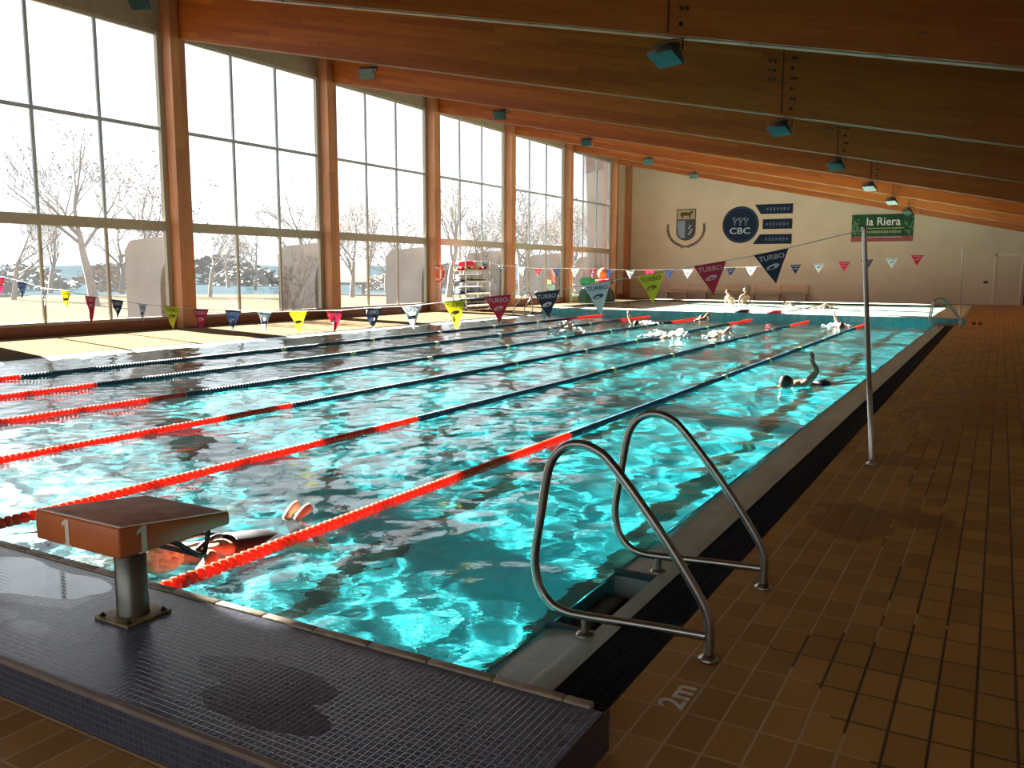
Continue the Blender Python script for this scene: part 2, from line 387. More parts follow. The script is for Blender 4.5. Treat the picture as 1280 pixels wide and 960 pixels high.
# far end: rim of the main pool and the raised teaching pool behind it
T0, T1, T2, T3 = PY1+.001, 29.9, 41.4, 42.5
TX0, TX1 = -15.3, -.75
rim = MB()
rim.box((LED_L-.26, T0, -.3), (.15, T1, FARZ)); rim.box((LED_L-.26, T2, -.3), (.15, T3, FARZ)); rim.box((TX1, T1, -.3), (.15, T2, FARZ)); rim.box((LED_L-.26, T1, -.3), (TX0, T2, FARZ))
M['rim'] = grid_mat('pale_rim_tile', .2, .2, .004, .004, 0, 0, ((.55, .52, .44), (.6, .57, .48), (.66, .62, .53)), (.4, .36, .28), (.3, .45))
struct(rim.build('trim_6', M['rim']))
tb = MB().add([(TX0,T1,-.85),(TX1,T1,-.85),(TX1,T2,-.85),(TX0,T2,-.85),(TX0,T1,FARZ),(TX1,T1,FARZ),(TX1,T2,FARZ),(TX0,T2,FARZ)], [(0,1,2,3),(0,1,5,4),(1,2,6,5),(2,3,7,6),(3,0,4,7)])
M['shallow'] = grid_mat('shallow_pool_tile', .2, .2, .004, .004, 0, 0, ((.5, .68, .62), (.55, .72, .66), (.6, .76, .7)), (.4, .55, .5), (.3, .4))
o = tb.build('teaching_basin', M['shallow'], fix=False); struct(o); o.cycles.is_caustics_receiver = True

# water surfaces: travelling ripples
def water(name, x0, x1, y0, y1, z, step, amp, seed, lmin, lmax, nw):
    nx = int((x1-x0)/step)+1; ny = int((y1-y0)/step)+1
    xs = np.linspace(x0, x1, nx); ys = np.linspace(y0, y1, ny); X, Y = np.meshgrid(xs, ys)
    r = np.random.RandomState(seed); H = np.zeros_like(X)
    for i in range(nw):
        L = math.exp(r.uniform(math.log(lmin), math.log(lmax))); k = 2*PI/L; a = r.uniform(0, 2*PI); ph = r.uniform(0, 2*PI)
        wob = .5+.5*np.sin(X*r.uniform(.2, .6)+Y*r.uniform(.2, .6)+r.uniform(0, 6))
        H += L**.9*np.sin(k*(X*math.cos(a)+Y*math.sin(a))+ph+.6*np.sin(.9*X+1.1*Y+i))*wob
    H *= amp/H.std()
    v = np.stack([X, Y, z+H], -1).reshape(-1, 3)
    idx = np.arange(nx*ny).reshape(ny, nx)
    f = np.stack([idx[:-1,:-1], idx[:-1,1:], idx[1:,1:], idx[1:,:-1]], -1).reshape(-1, 4)
    me = bpy.data.meshes.new(name); me.vertices.add(len(v)); me.vertices.foreach_set('co', v.ravel())
    me.loops.add(f.size); me.loops.foreach_set('vertex_index', f.ravel().astype(np.int32))
    me.polygons.add(len(f)); me.polygons.foreach_set('loop_start', np.arange(0, f.size, 4, dtype=np.int32)); me.polygons.foreach_set('loop_total', np.full(len(f), 4, dtype=np.int32))
    me.polygons.foreach_set('use_smooth', np.ones(len(f), bool)); me.update(calc_edges=True); me.validate()
    me.materials.append(M['water']); o = bpy.data.objects.new(name, me); COL.objects.link(o); o.cycles.is_caustics_caster = True
    return struct(o)
water('water', PX0, PX1+.02, PY0-.02, PY1, WZ, .04, .0055, 3, .19, 1.3, 64)
water('water_shallow', TX0, TX1, T1, T2, FARZ-.05, .1, .004, 5, .4, 2.0, 24)

# walls
struct(MB().box((XL-.3, YF, -.3), (XR+.3, YF+.3, 9.2)).build('wall_far', M['wall']))
struct(MB().box((XR, YB, -.3), (XR+.3, YF, 4.6)).build('wall_right', M['wall']))
BW0, BW1, BWZ0, BWZ1 = -17.0, 3.8, .5, 4.55          # unseen glazed opening behind the viewer, added for fill daylight
struct(MB().box((XL-.3, YB-.3, -.3), (BW0, YB, 9.9)).box((BW1, YB-.3, -.3), (XR+.3, YB, 9.9)).box((BW0, YB-.3, -.3), (BW1, YB, BWZ0)).box((BW0, YB-.3, BWZ1), (BW1, YB, 9.9)).build('wall_back', M['wall']))
BAY = 6.55; COLY = [15.0 + BAY*k for k in range(-3, 6)]     # column lines
# window wall: plinth, posts, glazed bays
struct(MB().box((XL-.15, YB, -.3), (XL+.06, YF, .27)).build('wall_left', M['plinth']))
struct(MB().box((XL-.14, YB, 8.45), (XL-.02, YF, 9.9)).build('trim_7', simple('eave_board', (.27, .21, .14), .6)))
struct(MB().box((XL-.15, COLY[-1], .27), (XL+.0, YF, 8.5)).build('wall_left_end', M['wall']))
struct(MB().box((XL-.15, YB, .27), (XL+.0, 4.78, 8.5)).build('wall_left_blank', M['wall']))
wn = 1
f = MB()
for k in range(9): xx = BW0+(BW1-BW0)*k/8; f.box((xx-.05, YB-.2, BWZ0), (xx+.05, YB-.1, BWZ1))
f.box((BW0, YB-.2, BWZ0), (BW1, YB-.1, BWZ0+.08)); f.box((BW0, YB-.2, BWZ1-.08), (BW1, YB-.1, BWZ1))
o = struct(f.build('window_1', M['frame']))  # frame of the added fill-light opening, out of view
struct(MB().add([(BW0,YB-.15,BWZ0),(BW1,YB-.15,BWZ0),(BW1,YB-.15,BWZ1),(BW0,YB-.15,BWZ1)], [(0,1,2,3)]).build('pane', M['glass'], o))
bays = [(max(a, 4.62), b) for a, b in zip(COLY[:-1], COLY[1:]) if b > 5]
for (a, b) in bays:
    wn += 1; y0, y1 = a+.16, b-.46
    if b > YF: y1 = YF-.02
    if y1-y0 < 1: continue
    xg = XL-.08; zb, zt = .27, 8.45; TZ0, TZ1 = 2.84, 3.12; UZ = 5.76
    f = MB(); f.mat(0)
    f.box((xg-.05, y0, zb), (xg+.09, y0+.10, zt)); f.box((xg-.05, y1-.16, zb), (xg+.09, y1, zt))
    f.box((xg-.05, y0+.10, zb), (xg+.09, y1-.16, zb+.09)); f.box((xg-.05, y0+.10, zt-.09), (xg+.05, y1-.16, zt)); f.box((xg-.05, y0+.10, TZ0), (xg+.10, y1-.16, TZ1))
    f.mat(1); ya, yb = y0+.10, y1-.16
    for k in (1, 2):
        yy = ya+(yb-ya)*k/3; f.box((xg-.03, yy-.045, TZ1), (xg+.035, yy+.045, zt-.09)); f.mat(0); f.box((xg-.03, yy-.04, zb+.09), (xg+.035, yy+.04, TZ0)); f.mat(1)
    f.box((xg-.03, ya, UZ-.05), (xg+.03, yb, UZ+.05))
    o = struct(f.build('window_%d' % wn, [M['frame'], M['mullion']]))
    struct(MB().add([(xg,ya,zb+.09),(xg,yb,zb+.09),(xg,yb,zt-.09),(xg,ya,zt-.09)], [(0,1,2,3)]).build('pane', M['glass'], o))
# columns (two posts side by side) and beams
zb0 = beamz(XL)
for i, y in enumerate(COLY):
    c = MB(); c.box((XL-.12, y-.45, -.02), (XL+.38, y-.16, zb0+1.0)); c.box((XL-.12, y-.16, -.02), (XL+.26, y+.15, zb0-.05)); c.box((XL-.12, y-.16, zb0-.05), (XL+.1, y+.15, zb0+1.0))
    struct(c.build('column', M['post']))
BX1 = XR-.02
for i, y in enumerate(COLY):
    b = MB(); h = 1.32
    b.prism([(XL+.11, beamz(XL+.11)), (BX1, beamz(BX1)), (BX1, beamz(BX1)+h), (XL+.11, beamz(XL+.11)+h)], 'y', y-.14, y+.14)
    o = struct(b.build('beam', M['beam']))
    # bolted splice over the floodlights
    s = MB(); xs = -2.72
    s.box((xs-.012, y-.146, beamz(xs)+.02), (xs+.012, y-.139, beamz(xs)+1.30))
    for k in range(6):
        for dx in (.17, .17+.07*(k % 2)):
            s.lathe([(.028, 0), (.028, .02), (.012, .026)], (xs+dx, y-.14, beamz(xs+dx)+.14+.19*k), 8, RX(PI/2))
        if k > 2:
            for dx in (-.16, -.26): s.lathe([(.028, 0), (.028, .02), (.012, .026)], (xs+dx, y-.14, beamz(xs+dx)+.14+.17*k), 8, RX(PI/2))
    s.build('splice_bolts', simple('splice_dark', (.03, .014, .008), .6) if i == 0 else bpy.data.materials['splice_dark'], o)
rf = MB(); rf.prism([(XL-1.0, beamz(XL-1.0)+1.33), (XR+.3, beamz(XR+.3)+1.33), (XR+.3, beamz(XR+.3)+1.6), (XL-1.0, beamz(XL-1.0)+1.6)], 'y', YB-.3, YF+.3)
struct(rf.build('ceiling', M['roof']))
# beam-deep edge board where the roof meets the far wall
b = MB().prism([(XL, beamz(XL)+.33), (BX1, beamz(BX1)+.33), (BX1, beamz(BX1)+1.32), (XL, beamz(XL)+1.32)], 'y', YF-.16, YF-.001); struct(b.build('beam', M['beam']))
c = MB().box((XL-.12, YF-.5, -.02), (XL+.3, YF-.01, zb0+.4)); struct(c.build('column', M['post']))
# doors in the far wall
dr = MB(); dr.mat(1)
for x0, x1, z0, z1 in ((.82, .92, 0, 2.72), (2.06, 2.16, 0, 2.72), (.82, 2.16, 2.62, 2.72)): dr.box((x0, YF-.06, z0), (x1, YF+.01, z1))
dr.mat(0).box((.92, YF-.03, .01), (2.06, YF+.01, 2.62)); o = struct(dr.build('door_1', [M['wall'], simple('door_frame_pale', (.7, .6, .5), .5)]))
MB().bbox((1.02, YF-.06, 1.05), (.04, .05, .14), .01).build('handle', M['steel'], o)
o = struct(MB().box((2.28, YF-.05, .01), (3.5, YF+.01, 2.6)).build('door_2', simple('door_maroon', (.16, .01, .012), .5)))
MB().bbox((2.4, YF-.08, 1.05), (.04, .05, .14), .01).build('handle', M['steel'], o)
# ------------------------------------------------------------------ outside the windows
M['sand'] = simple('pale_sandy_ground', (.068, .055, .038), .95, var=.15, scale=.15, spec=0)
M['hill'] = simple('hazy_distant_hill', (.016, .028, .036), .95, var=.12, scale=.01, spec=0)  # bluish distance haze put into the base colour, for hills and scrub land
M['bark'] = simple('pale_bark', (.085, .066, .05), .9, var=.3, scale=3, bump=.4)
M['twig'] = simple('brown_twigs', (.062, .046, .034), .9, var=.2, scale=2)
M['dryleaf'] = simple('dry_leaf', (.09, .05, .022), .8, var=.4, scale=1)
M['evergreen'] = simple('evergreen_leaf', (.022, .026, .015), .8, var=.35, scale=1.5)
GZ = -.15
def fan(mb, r0, r1, seed, n=60):     # ring of ground west of the hall between two wavering radii
    vs = []; fs = []
    for i in range(n+1):
        a = math.radians(88+124*i/n); 
        for r in (r0, r1):
            rr_ = r*(1+(.05*noise.noise(Vector((i*.3, seed, 0))) if 30 < r < 300 else 0)); x, y = rr_*math.cos(a)-6, rr_*math.sin(a)
            vs.append((min(x, XL-.15), y, GZ))
        if i: fs.append((2*i-2, 2*i-1, 2*i+1, 2*i))
    return mb.add(vs, fs)
g_ = fan(MB(), 0, 64, 4.0); g_.add([(-700,-400,GZ-.01),(500,-400,GZ-.01),(500,YB-.3,GZ-.01),(-700,YB-.3,GZ-.01)], [(0,1,2,3)])
struct(g_.build('ground', M['sand'])); struct(fan(MB(), 64, 700, 4.0).build('field', M['hill']))
def hill(name, dist, h, seed, n=90):
    mb = MB(); vs = []; fs = []
    for i in range(n):
        a = math.radians(80 + 130*i/(n-1)); d = Vector((math.cos(a), math.sin(a), 0))
        hh = h*(.7+.5*noise.noise(Vector((i*.09, seed, 0)))+.12*noise.noise(Vector((i*.4, seed, 2))))
        for r, z in ((dist, GZ-1), (dist+60, hh*.55), (dist+140, hh)): vs.append(d*r+Vector((0, 0, z)))
        if i: b = 3*i; fs += [(b-3, b, b+1, b-2), (b-2, b+1, b+2, b-1)]
    mb.add(vs, fs, True); return struct(mb.build(name, M['hill']))
hill('hills', 380, 7, 1.0); 
for i, y in enumerate(COLY[2:]):
    f = MB().prism([(XL-.15, GZ), (XL-2.5, GZ), (XL-2.5, 2.3), (XL-2.2, 2.62), (XL-.15, 2.75)], 'y', y-.2, y+.12)
    struct(f.build('buttress', M['fin'] if 'fin' in M else M.setdefault('fin', simple('buttress_render', (.10, .08, .062), .85, var=.15, scale=2))))

def tree_mesh(seed, h, spread, levels=5, leafy=40):
    r = random.Random(seed); tr, br, lf = MB(), MB(), MB()
    def seg(p, d, L, rad, lv):
        n = 4; pts = [p]; rr = [rad]; q = p.copy(); dd = d.copy()
        for i in range(n):
            dd = (dd + Vector((r.uniform(-.16, .16), r.uniform(-.16, .16), r.uniform(-.05, .14)))).normalized()
            q = q + dd*L/n; pts.append(q.copy()); rr.append(rad*(1-.45*(i+1)/n))
        (tr if lv == 0 else br).tube(pts, rr, 8 if lv == 0 else (5 if lv < 3 else 3), cap=False)
        if lv >= levels:
            return
        k = (5 if lv == 0 else 4 if lv < 3 else 3)
        for j in range(k):
            t = 1.0 if j == 0 else r.uniform(.45, 1.0)
            i = min(n-1, int(t*n)); bp = pts[i].lerp(pts[i+1], t*n-i) if t < 1 else pts[-1]
            a = r.uniform(0, 2*PI); side = Vector((math.cos(a), math.sin(a), r.uniform(-.1, .5)))
            nd = (dd*(.75 if j else 1.1) + side*spread*(1 if j else .3)).normalized()
            seg(bp, nd, L*r.uniform(.58, .8), max(rr[i]*(.72 if j == 0 else .55), .012), lv+1)
        if lv >= levels-1:
            for _ in range(leafy):
                if r.random() < .15:
                    c = pts[-1]+Vector((r.uniform(-.5, .5), r.uniform(-.5, .5), r.uniform(-.5, .3))); s = r.uniform(.05, .12); a = r.uniform(0, 6.3)
                    u = Vector((math.cos(a), math.sin(a), r.uniform(-.6, .6)))*s; v = Vector((-math.sin(a), math.cos(a), r.uniform(-.8, .8)))*s
                    lf.add([c-u, c+v*.6, c+u, c-v*.6], [(0,1,2,3)])
    seg(Vector((0, 0, -.1)), Vector((r.uniform(-.06, .06), r.uniform(-.06, .06), 1)).normalized(), h*.34, h*.024, 0)
    return tr, br, lf
def make_tree(name, seed, h, spread, levels, leafy):
    tr, br, lf = tree_mesh(seed, h, spread, levels, leafy)
    o = empty(name, (0, 0, GZ), 'tree', 'tree')
    tr.build('trunk', M['bark'], o, fix=False); br.build('branches', M['twig'], o, fix=False)
    if lf.v: lf.build('leaves', M['dryleaf'], o, fix=False)
    return o
protos = [make_tree('bare_tree', 11, 11, .75, 5, 6), make_tree('bare_tree', 23, 9, .9, 5, 0), make_tree('leafy_plane_tree', 37, 10, .8, 5, 34), make_tree('slender_tree', 52, 12, .5, 5, 3)]
used = set()
T = [(-52.3,28.5,1,.8,'slight bare tree at the far left edge of the first window'), (-66.0,39.5,3,.75,'slender bare tree beyond the middle panes of the first window'),
 (-40.0,25.6,0,1.0,'pale-trunked bare tree with a leaning trunk behind the first window'), (-59.5,41.3,1,1.05,'bare spreading tree at the right side of the first window'), (-30.5,21.7,2,.72,'small brown-leaved tree closest to the first column'),
 (-47.1,39.3,1,.72,'small bare tree in the left pane of the second window'), (-59.5,55.4,2,.8,'brown-leaved tree behind the middle panes of the second window'), (-73.0,64.4,0,.7,'distant bare tree left of centre in the second window'), (-34.6,35.0,0,.72,'tall bare tree in the right panes of the second window'),
 (-58.6,64.5,0,.9,'distant bare tree behind the second column'), (-38.8,44.7,2,.8,'brown-leaved tree in the left panes of the third window'), (-65.5,79.0,3,1.1,'slender bare tree in the middle of the third window'), (-48.0,60.4,1,.85,'bare spreading tree right of centre in the third window'), (-26.6,34.2,2,.62,'brown-leaved tree at the right edge of the third window'),
 (-33.3,48.8,3,.9,'slender bare tree in the left panes of the fourth window'), (-46.6,71.2,0,.85,'tall bare tree in the middle of the fourth window'), (-37.7,60.2,2,.9,'brown-leaved tree behind the float trolley window'), (-25.8,42.0,1,.62,'bare tree right beside the building at the fourth window'),
 (-30.2,54.0,2,.85,'brown-leaved tree at the left of the fifth window'), (-42.2,79.5,0,.9,'tall bare tree in the middle of the fifth window'), (-52.3,94.5,2,1.5,'large brown-leaved tree far off in the fifth window'), (-31.6,66.0,2,.85,'dense brown-leaved tree at the right of the fifth window'), (-42.1,87.5,2,1.2,'large brown-leaved tree behind the column before the sixth window'),
 (-26.9,60.8,0,.6,'bare tree next to the building in the sixth window'), (-33.1,77.3,2,1.05,'brown-leaved tree in the middle of the sixth window'), (-40.6,99.6,2,1.3,'large brown-leaved tree far off in the sixth window'), (-27.2,70.3,2,.8,'brown-leaved tree at the right edge of the sixth window')]
for i, (x, y, k, s, lab) in enumerate(T):
    o = protos[k] if k not in used else dup(protos[k]); used.add(k)
    o.location = (x, y, GZ); o.rotation_euler = (0, 0, rnd.uniform(0, 6.28)); o.scale = (s, s, s); o['label'] = lab; o['category'] = 'tree'; o['group'] = 'trees outside the windows'
def bush_mesh(seed, n, mat):
    r = random.Random(seed); b = MB()
    for _ in range(n):
        a = r.uniform(0, 2*PI); e = math.acos(r.uniform(0, 1)); q = r.uniform(.55, 1)**.6
        c = Vector((math.sin(e)*math.cos(a)*q, math.sin(e)*math.sin(a)*q, math.cos(e)*q*.95+.03)); c *= 1+.22*noise.noise(c*3+Vector((seed, 0, 0)))
        s = r.uniform(.04, .09); u = Vector((r.uniform(-1, 1), r.uniform(-1, 1), r.uniform(-1, 1))).normalized()*s; v = u.orthogonal()*r.uniform(.5, 1)
        b.add([c-u, c+v, c+u, c-v], [(0,1,2,3)])
    return b
bp = []
for k, (mt, nm) in enumerate((('evergreen', 'evergreen_shrub'), ('dryleaf', 'dry_shrub'))):
    o = bush_mesh(k+3, 900, mt).build(nm, M[mt], fix=False); bp.append(o)
B = [(-63,31.5,0,2.3,'low evergreen thicket at the left edge of the first window'), (-79,45,0,3.0,'low evergreen shrub in the middle of the first window'), (-66,48,1,2.6,'dry brown shrub at the right side of the first window'), (-95,82,0,5.0,'evergreen shrub in the middle of the second window'), (-84,92,0,4.0,'evergreen shrub at the right side of the second window'), (-100,70,1,3.5,'dry brown shrub at the left side of the second window'),
 (-80,74,0,3.0,'evergreen thicket behind the second column'), (-58,84,1,2.6,'dry brown shrub in the third window'), (-52,66,1,2.0,'dry brown shrub at the right of the third window'), (-53,82,1,3.6,'dry brown thicket in the fourth window'), (-36,69.5,1,2.4,'dry brown thicket in the fifth window'), (-25,52,1,2.0,'dry brown thicket in the sixth window')]
ub = set()
for x, y, k, s, lab in B:
    o = bp[k]
    if k in ub: o = bp[k].copy(); COL.objects.link(o)
    ub.add(k); o.location = (x, y, GZ); o.scale = (s*1.5, s*1.5, s*.8); o.rotation_euler = (0, 0, rnd.uniform(0, 6)); tag(o, lab, 'shrub', 'shrubs outside the windows')
# white site trailer on legs
o = empty('site_trailer', (-44.2, 50.5, GZ), 'white box trailer standing on legs outside the third window', 'trailer', rz=.6)
MB().bbox((0, 0, 1.75), (3.4, 2.0, 1.6), .06).build('body', M['white'], o)
MB().box((-1.6, -.9, .75), (1.6, .9, .93)).build('chassis', M['black'], o)
for sx in (-1.3, 1.3):
    for sy in (-.8, .8): MB().cbox((sx, sy, .38), (.12, .12, .76)).build('leg', M['black'], o)
# ------------------------------------------------------------------ starting block
M['block'] = simple('orange_red_moulding', (.62, .15, .035), .42, var=.08, scale=5)
M['pad'] = simple('worn_grip_pad', (.62, .29, .18), .75, var=.35, scale=7, bump=.3)
M['cream'] = simple('cream_paint', (.9, .76, .58), .6, var=.05)
M['rust'] = simple('stained_plate', (.30, .22, .11), .55, .5, .35, 16)
o = empty('starting_block', (-2.07, -.31, .16), 'orange starting block numbered 1 on a round steel pillar, on the tiled platform', 'starting block')
bx0, bx1 = -.30, .27
prof = [(-.24, .375), (-.24, .507), (.335, .437), (.335, .375)]
bm = bmesh.new(); vs = [bm.verts.new((x, y, z)) for x in (bx0, bx1) for y, z in prof]
bm.faces.new(vs[:4]); bm.faces.new(vs[4:][::-1])
for i in range(4): bm.faces.new((vs[i], vs[i+4], vs[(i+1) % 4+4], vs[(i+1) % 4]))
bmesh.ops.bevel(bm, geom=bm.edges[:], offset=.012, segments=2, affect='EDGES', profile=.5)
MB().bm(bm, smooth=True).build('block_top', M['block'], o)
ta = math.atan(.07/.575)
R_ = RX(-ta); MB().bbox((-.015, .0475, .4735), (.53, .53, .008), .003, R_).build('grip_pad', M['pad'], o)
rim_ = MB()
for c, d in (((-.015, -.223, .5065), (.56, .014, .004)), ((.262, .0475, .474), (.012, .555, .004))): rim_.cbox(c, d, R_)
rim_.build('pale_edge_rim', M['cream'], o)  # cream strips along two edges of the block top
def one(Mx):   # the painted figure 1
    mb = MB(); P = [(-.013, -.055), (-.013, .032), (-.034, .018), (-.034, .036), (-.008, .055), (.013, .055), (.013, -.055)]
    mb.add([Mx @ Vector((x, y, .001)) for x, y in P], [tuple(range(7))])
    return mb.add([Mx @ Vector((x, y, .001)) for x, y in ((-.028, -.062), (.028, -.062), (.028, -.054), (-.028, -.054))], [(0,1,2,3)])
one(Matrix.Translation((-.07, -.2412, .441)) @ Matrix(((1,0,0),(0,0,-1),(0,1,0))).to_4x4()).build('number', M['cream'], o, fix=False)
one(Matrix.Translation((.2712, -.125, .437)) @ Matrix(((0,0,1),(1,0,0),(0,1,0))).to_4x4()).build('number', M['cream'], o, fix=False)
MB().lathe([(.07, .01), (.07, .02), (.068, .03), (.068, .39)], n=28).build('pillar', simple('pillar_steel', (.19, .175, .15), .4, .9, .1, 12), o)
bp_ = MB().bbox((0, 0, .006), (.23, .23, .012), .004).build('base_plate', M['rust'], o)
for sx in (-1, 1):
    for sy in (-1, 1): MB().lathe([(.013, .012), (.013, .02), (.007, .021), (.007, .028)], (sx*.09, sy*.09, 0), 6, smooth=False).build('bolt', M['black'], bp_)
hb = MB()
for x in (.21, -.24): hb.tube([(x, .02, .385), (x, .1, .335), (x, .19, .26), (x, .215, .252), (x, .232, .262), (x, .255, .34), (x, .258, .38)], .012, 8)
hb.tube([(.21, .212, .252), (-.24, .212, .252)], .012, 8); hb.build('grip_bar', simple('dark_steel', (.05, .05, .05), .35, .8), o)

# ------------------------------------------------------------------ handrails of the pool ladders
def smooth_path(pts, n=6):
    P = [Vector(p) for p in pts]; out = []
    for i in range(len(P)-1):
        p0, p1, p2, p3 = P[max(i-1, 0)], P[i], P[i+1], P[min(i+2, len(P)-1)]
        for k in range(n):
            t = k/n; out.append(.5*((2*p1)+(p2-p0)*t+(2*p0-5*p1+4*p2-p3)*t*t+(3*p1-p0-3*p2+p3)*t**3))
    return out+[P[-1]]
def handrail(label, y, group, flip=False, x0=0):
    o = empty('pool_handrail', (x0, y, 0), label, 'handrail', group)
    if flip: o.rotation_euler = (0, 0, PI)
    pts = [(.215, 0, .005), (.215, 0, .14), (.205, 0, .19), (.17, 0, .27), (.03, 0, .475), (-.12, 0, .665), (-.27, 0, .835), (-.34, 0, .885), (-.42, 0, .905), (-.50, 0, .885), (-.565, 0, .82), (-.598, 0, .72), (-.625, 0, .55), (-.655, 0, .36), (-.655, 0, .27), (-.63, 0, .175), (-.57, 0, .105), (-.49, 0, .078), (-.40, 0, .076), (-.2, 0, .088), (0, 0, .099), (.20, 0, .108)]
    MB().tube(smooth_path(pts, 5), .0215, 14).build('rail', M['steel'], o)
    MB().tube([(-.385, 0, -.02), (-.385, 0, .075)], .019, 12).build('foot_post', M['steel'], o)
    MB().lathe([(.047, -.004), (.047, .012), (.03, .022), (.024, .03)], (.215, 0, 0), 20).build('foot_flange', M['steel'], o)
    MB().lathe([(.045, -.02), (.045, -.006), (.03, .004)], (-.385, 0, -.004), 20).build('foot_flange', M['steel'], o)
    return o
handrail('large curved steel handrail of the near ladder, the one closer to the starting platform', .88, 'handrails of the near pool ladder')
handrail('curved steel handrail of the near ladder, the one farther from the starting platform', 1.88, 'handrails of the near pool ladder')
for y, wh in ((26.9, 'nearer'), (27.8, 'farther')):
    handrail('small distant steel handrail at the far right pool corner, the %s of the pair' % wh, y, 'handrails of the far right ladder')
for y, wh in ((26.9, 'nearer'), (27.8, 'farther')):
    handrail('sunlit steel handrail on the window side of the pool, the %s of the pair' % wh, y, 'handrails of the window-side ladder', True, LED_L-.26)

# ------------------------------------------------------------------ depth marking painted on a tile
mk = MB(); mk.text('2m', .15, Matrix.Translation((.205, .50, .0012)) @ RZ(PI/2).to_4x4(), .0006, sx=1.12)
tag(mk.build('depth_marking', simple('marking_white', (.85, .8, .72), .6, var=.2, scale=40)), 'white painted 2m depth marking on the terracotta tiles beside the gutter', 'depth marking')

# ------------------------------------------------------------------ lane ropes
def plastic(name, c, r=.35): return simple(name, c, r, var=.1, scale=3)
M['rope_red'] = plastic('float_red', (.62, .045, .03)); M['rope_blue'] = plastic('float_navy', (.012, .06, .10)); M['rope_green'] = plastic('float_green', (.01, .10, .085))
M['rope_yellow'] = plastic('float_pale_yellow', (.75, .65, .25)); M['cable'] = simple('steel_cable', (.3, .3, .3), .4, .8)
def trans_plastic(name, c):
    t = NT(name); t.color(c); t.rough(.16); tl = t.new('ShaderNodeBsdfTranslucent'); tl.inputs[0].default_value = (*c, 1)
    m = t.new('ShaderNodeMixShader'); m.inputs[0].default_value = .35; t.link(t.b.outputs[0], m.inputs[1]); t.link(tl.outputs[0], m.inputs[2]); t.link(m.outputs[0], t.out.inputs[0]); return t.m
M['rope_red'] = trans_plastic('float_red_clear', (.86, .09, .045))
def floats(y0, y1, n=12, r=.046):
    mb = MB(); y = y0; pr = []
    while y+.056 <= y1:
        pr += [(.019, y), (r*.9, y+.002), (r, y+.008), (r, y+.026), (r*.9, y+.032), (.019, y+.034)]; y += .056
    R = Matrix(((1,0,0),(0,0,1),(0,-1,0)))   # z -> y
    return mb.lathe([(a, b) for a, b in pr], n=n, rot=R)
ords = ['first', 'second', 'third', 'fourth', 'fifth', 'sixth']
sec = None; YM = [11.2, 14.3, 17.3, 20.3, 23.2]
def lane_rope(k):
    global sec
    x = -2.62-1.968*k
    o = empty('lane_rope', (x, 0, WZ+.012), 'lane rope with red ends and dark middle, %s from the right pool edge' % ords[k], 'lane rope', 'lane ropes across the pool')
    if sec is None:
        a = floats(.22, 5.33).build('red_floats', M['rope_red'], o); b = []; ys = [5.34]+[q for q in YM]+[25.6]
        for i in range(len(ys)-1): b.append(floats(ys[i]+(.05 if i else 0), ys[i+1]-.05).build('dark_floats', M['rope_blue'], o))
        c = floats(25.6, 28.6).build('red_floats', M['rope_red'], o)
        ye = [floats(q-.045, q+.06, r=.05).build('yellow_float', M['rope_yellow'], o) for q in YM]
        ca = MB().tube([(0, .01, .05), (0, .2, .0), (0, 28.7, 0), (0, 28.88, .08)], .006, 6).build('cable', M['cable'], o)
        sec = [a, c, ca]+b+ye
    else:
        for s_ in sec: c = s_.copy(); COL.objects.link(c); c.parent = o
    tn = MB().bbox((0, .13, .03), (.03, .14, .03), .008); tn.build('tensioner', M['black'], o)
    return o
for k in range(6): lane_rope(k)

# ------------------------------------------------------------------ flag posts, cords and pennants
def post(name, base, top, label, r=.021):
    o = empty(name, base, label, 'post')
    b = Vector(base); t = Vector(top)-b
    MB().tube([(0, 0, 0), t*.35, t*.35+Vector((0,0,.001)), t], [r*1.12, r*1.12, r, r], 14).build('pole', M['galv'], o)
    MB().lathe([(.05, 0), (.05, .008), (.03, .02), (.026, .05)], n=18).build('base_flange', M['galv'], o)
    MB().ball(t, (r*1.25, r*1.25, r*1.1), 12).build('end_cap', M['galv'], o)
    MB().tube([t+Vector((-r, 0, -.03)), t+Vector((-r-.03, 0, -.02)), t+Vector((-r-.03, 0, .01))], .005, 6).build('hook', M['galv'], o)
    return o
post('flag_post', (.329, 5.44, 0), (.151, 5.44, 2.085), 'tall leaning metal flag post standing on the near right terracotta deck')
post('flag_post', (.15, 28.17, 0), (.10, 28.17, 2.43), 'slim distant flag post by the far right corner of the pool')
post('flag_post', (-15.9, 5.44, 0), (-15.9, 5.44, 2.1), 'flag post on the window side holding the near flag cord')
def flagmat(name, c):
    t = NT(name); t.color(c); t.rough(.55); n = t.n
    tl = t.new('ShaderNodeBsdfTranslucent'); tl.inputs[0].default_value = (*c, 1)
    m = t.new('ShaderNodeMixShader'); m.inputs[0].default_value = .4; t.link(t.b.outputs[0], m.inputs[1]); t.link(tl.outputs[0], m.inputs[2]); t.link(m.outputs[0], t.out.inputs[0]); return t.m
FC = {'navy': (.010, .022, .060), 'red': (.55, .012, .045), 'yellow': (.72, .66, .02), 'white': (.62, .68, .70)}
FM = {k: flagmat('pennant_'+k, v) for k, v in FC.items()}
FM2 = dict(FM); INK = {'navy': (.50, .53, .56), 'red': (.62, .40, .42), 'yellow': (.10, .10, .015), 'white': (.02, .04, .10)}
IM = {k: simple('print_'+k, v, .6, var=.02) for k, v in INK.items()}
XZ = Matrix(((1,0,0),(0,0,-1),(0,1,0))).to_4x4()
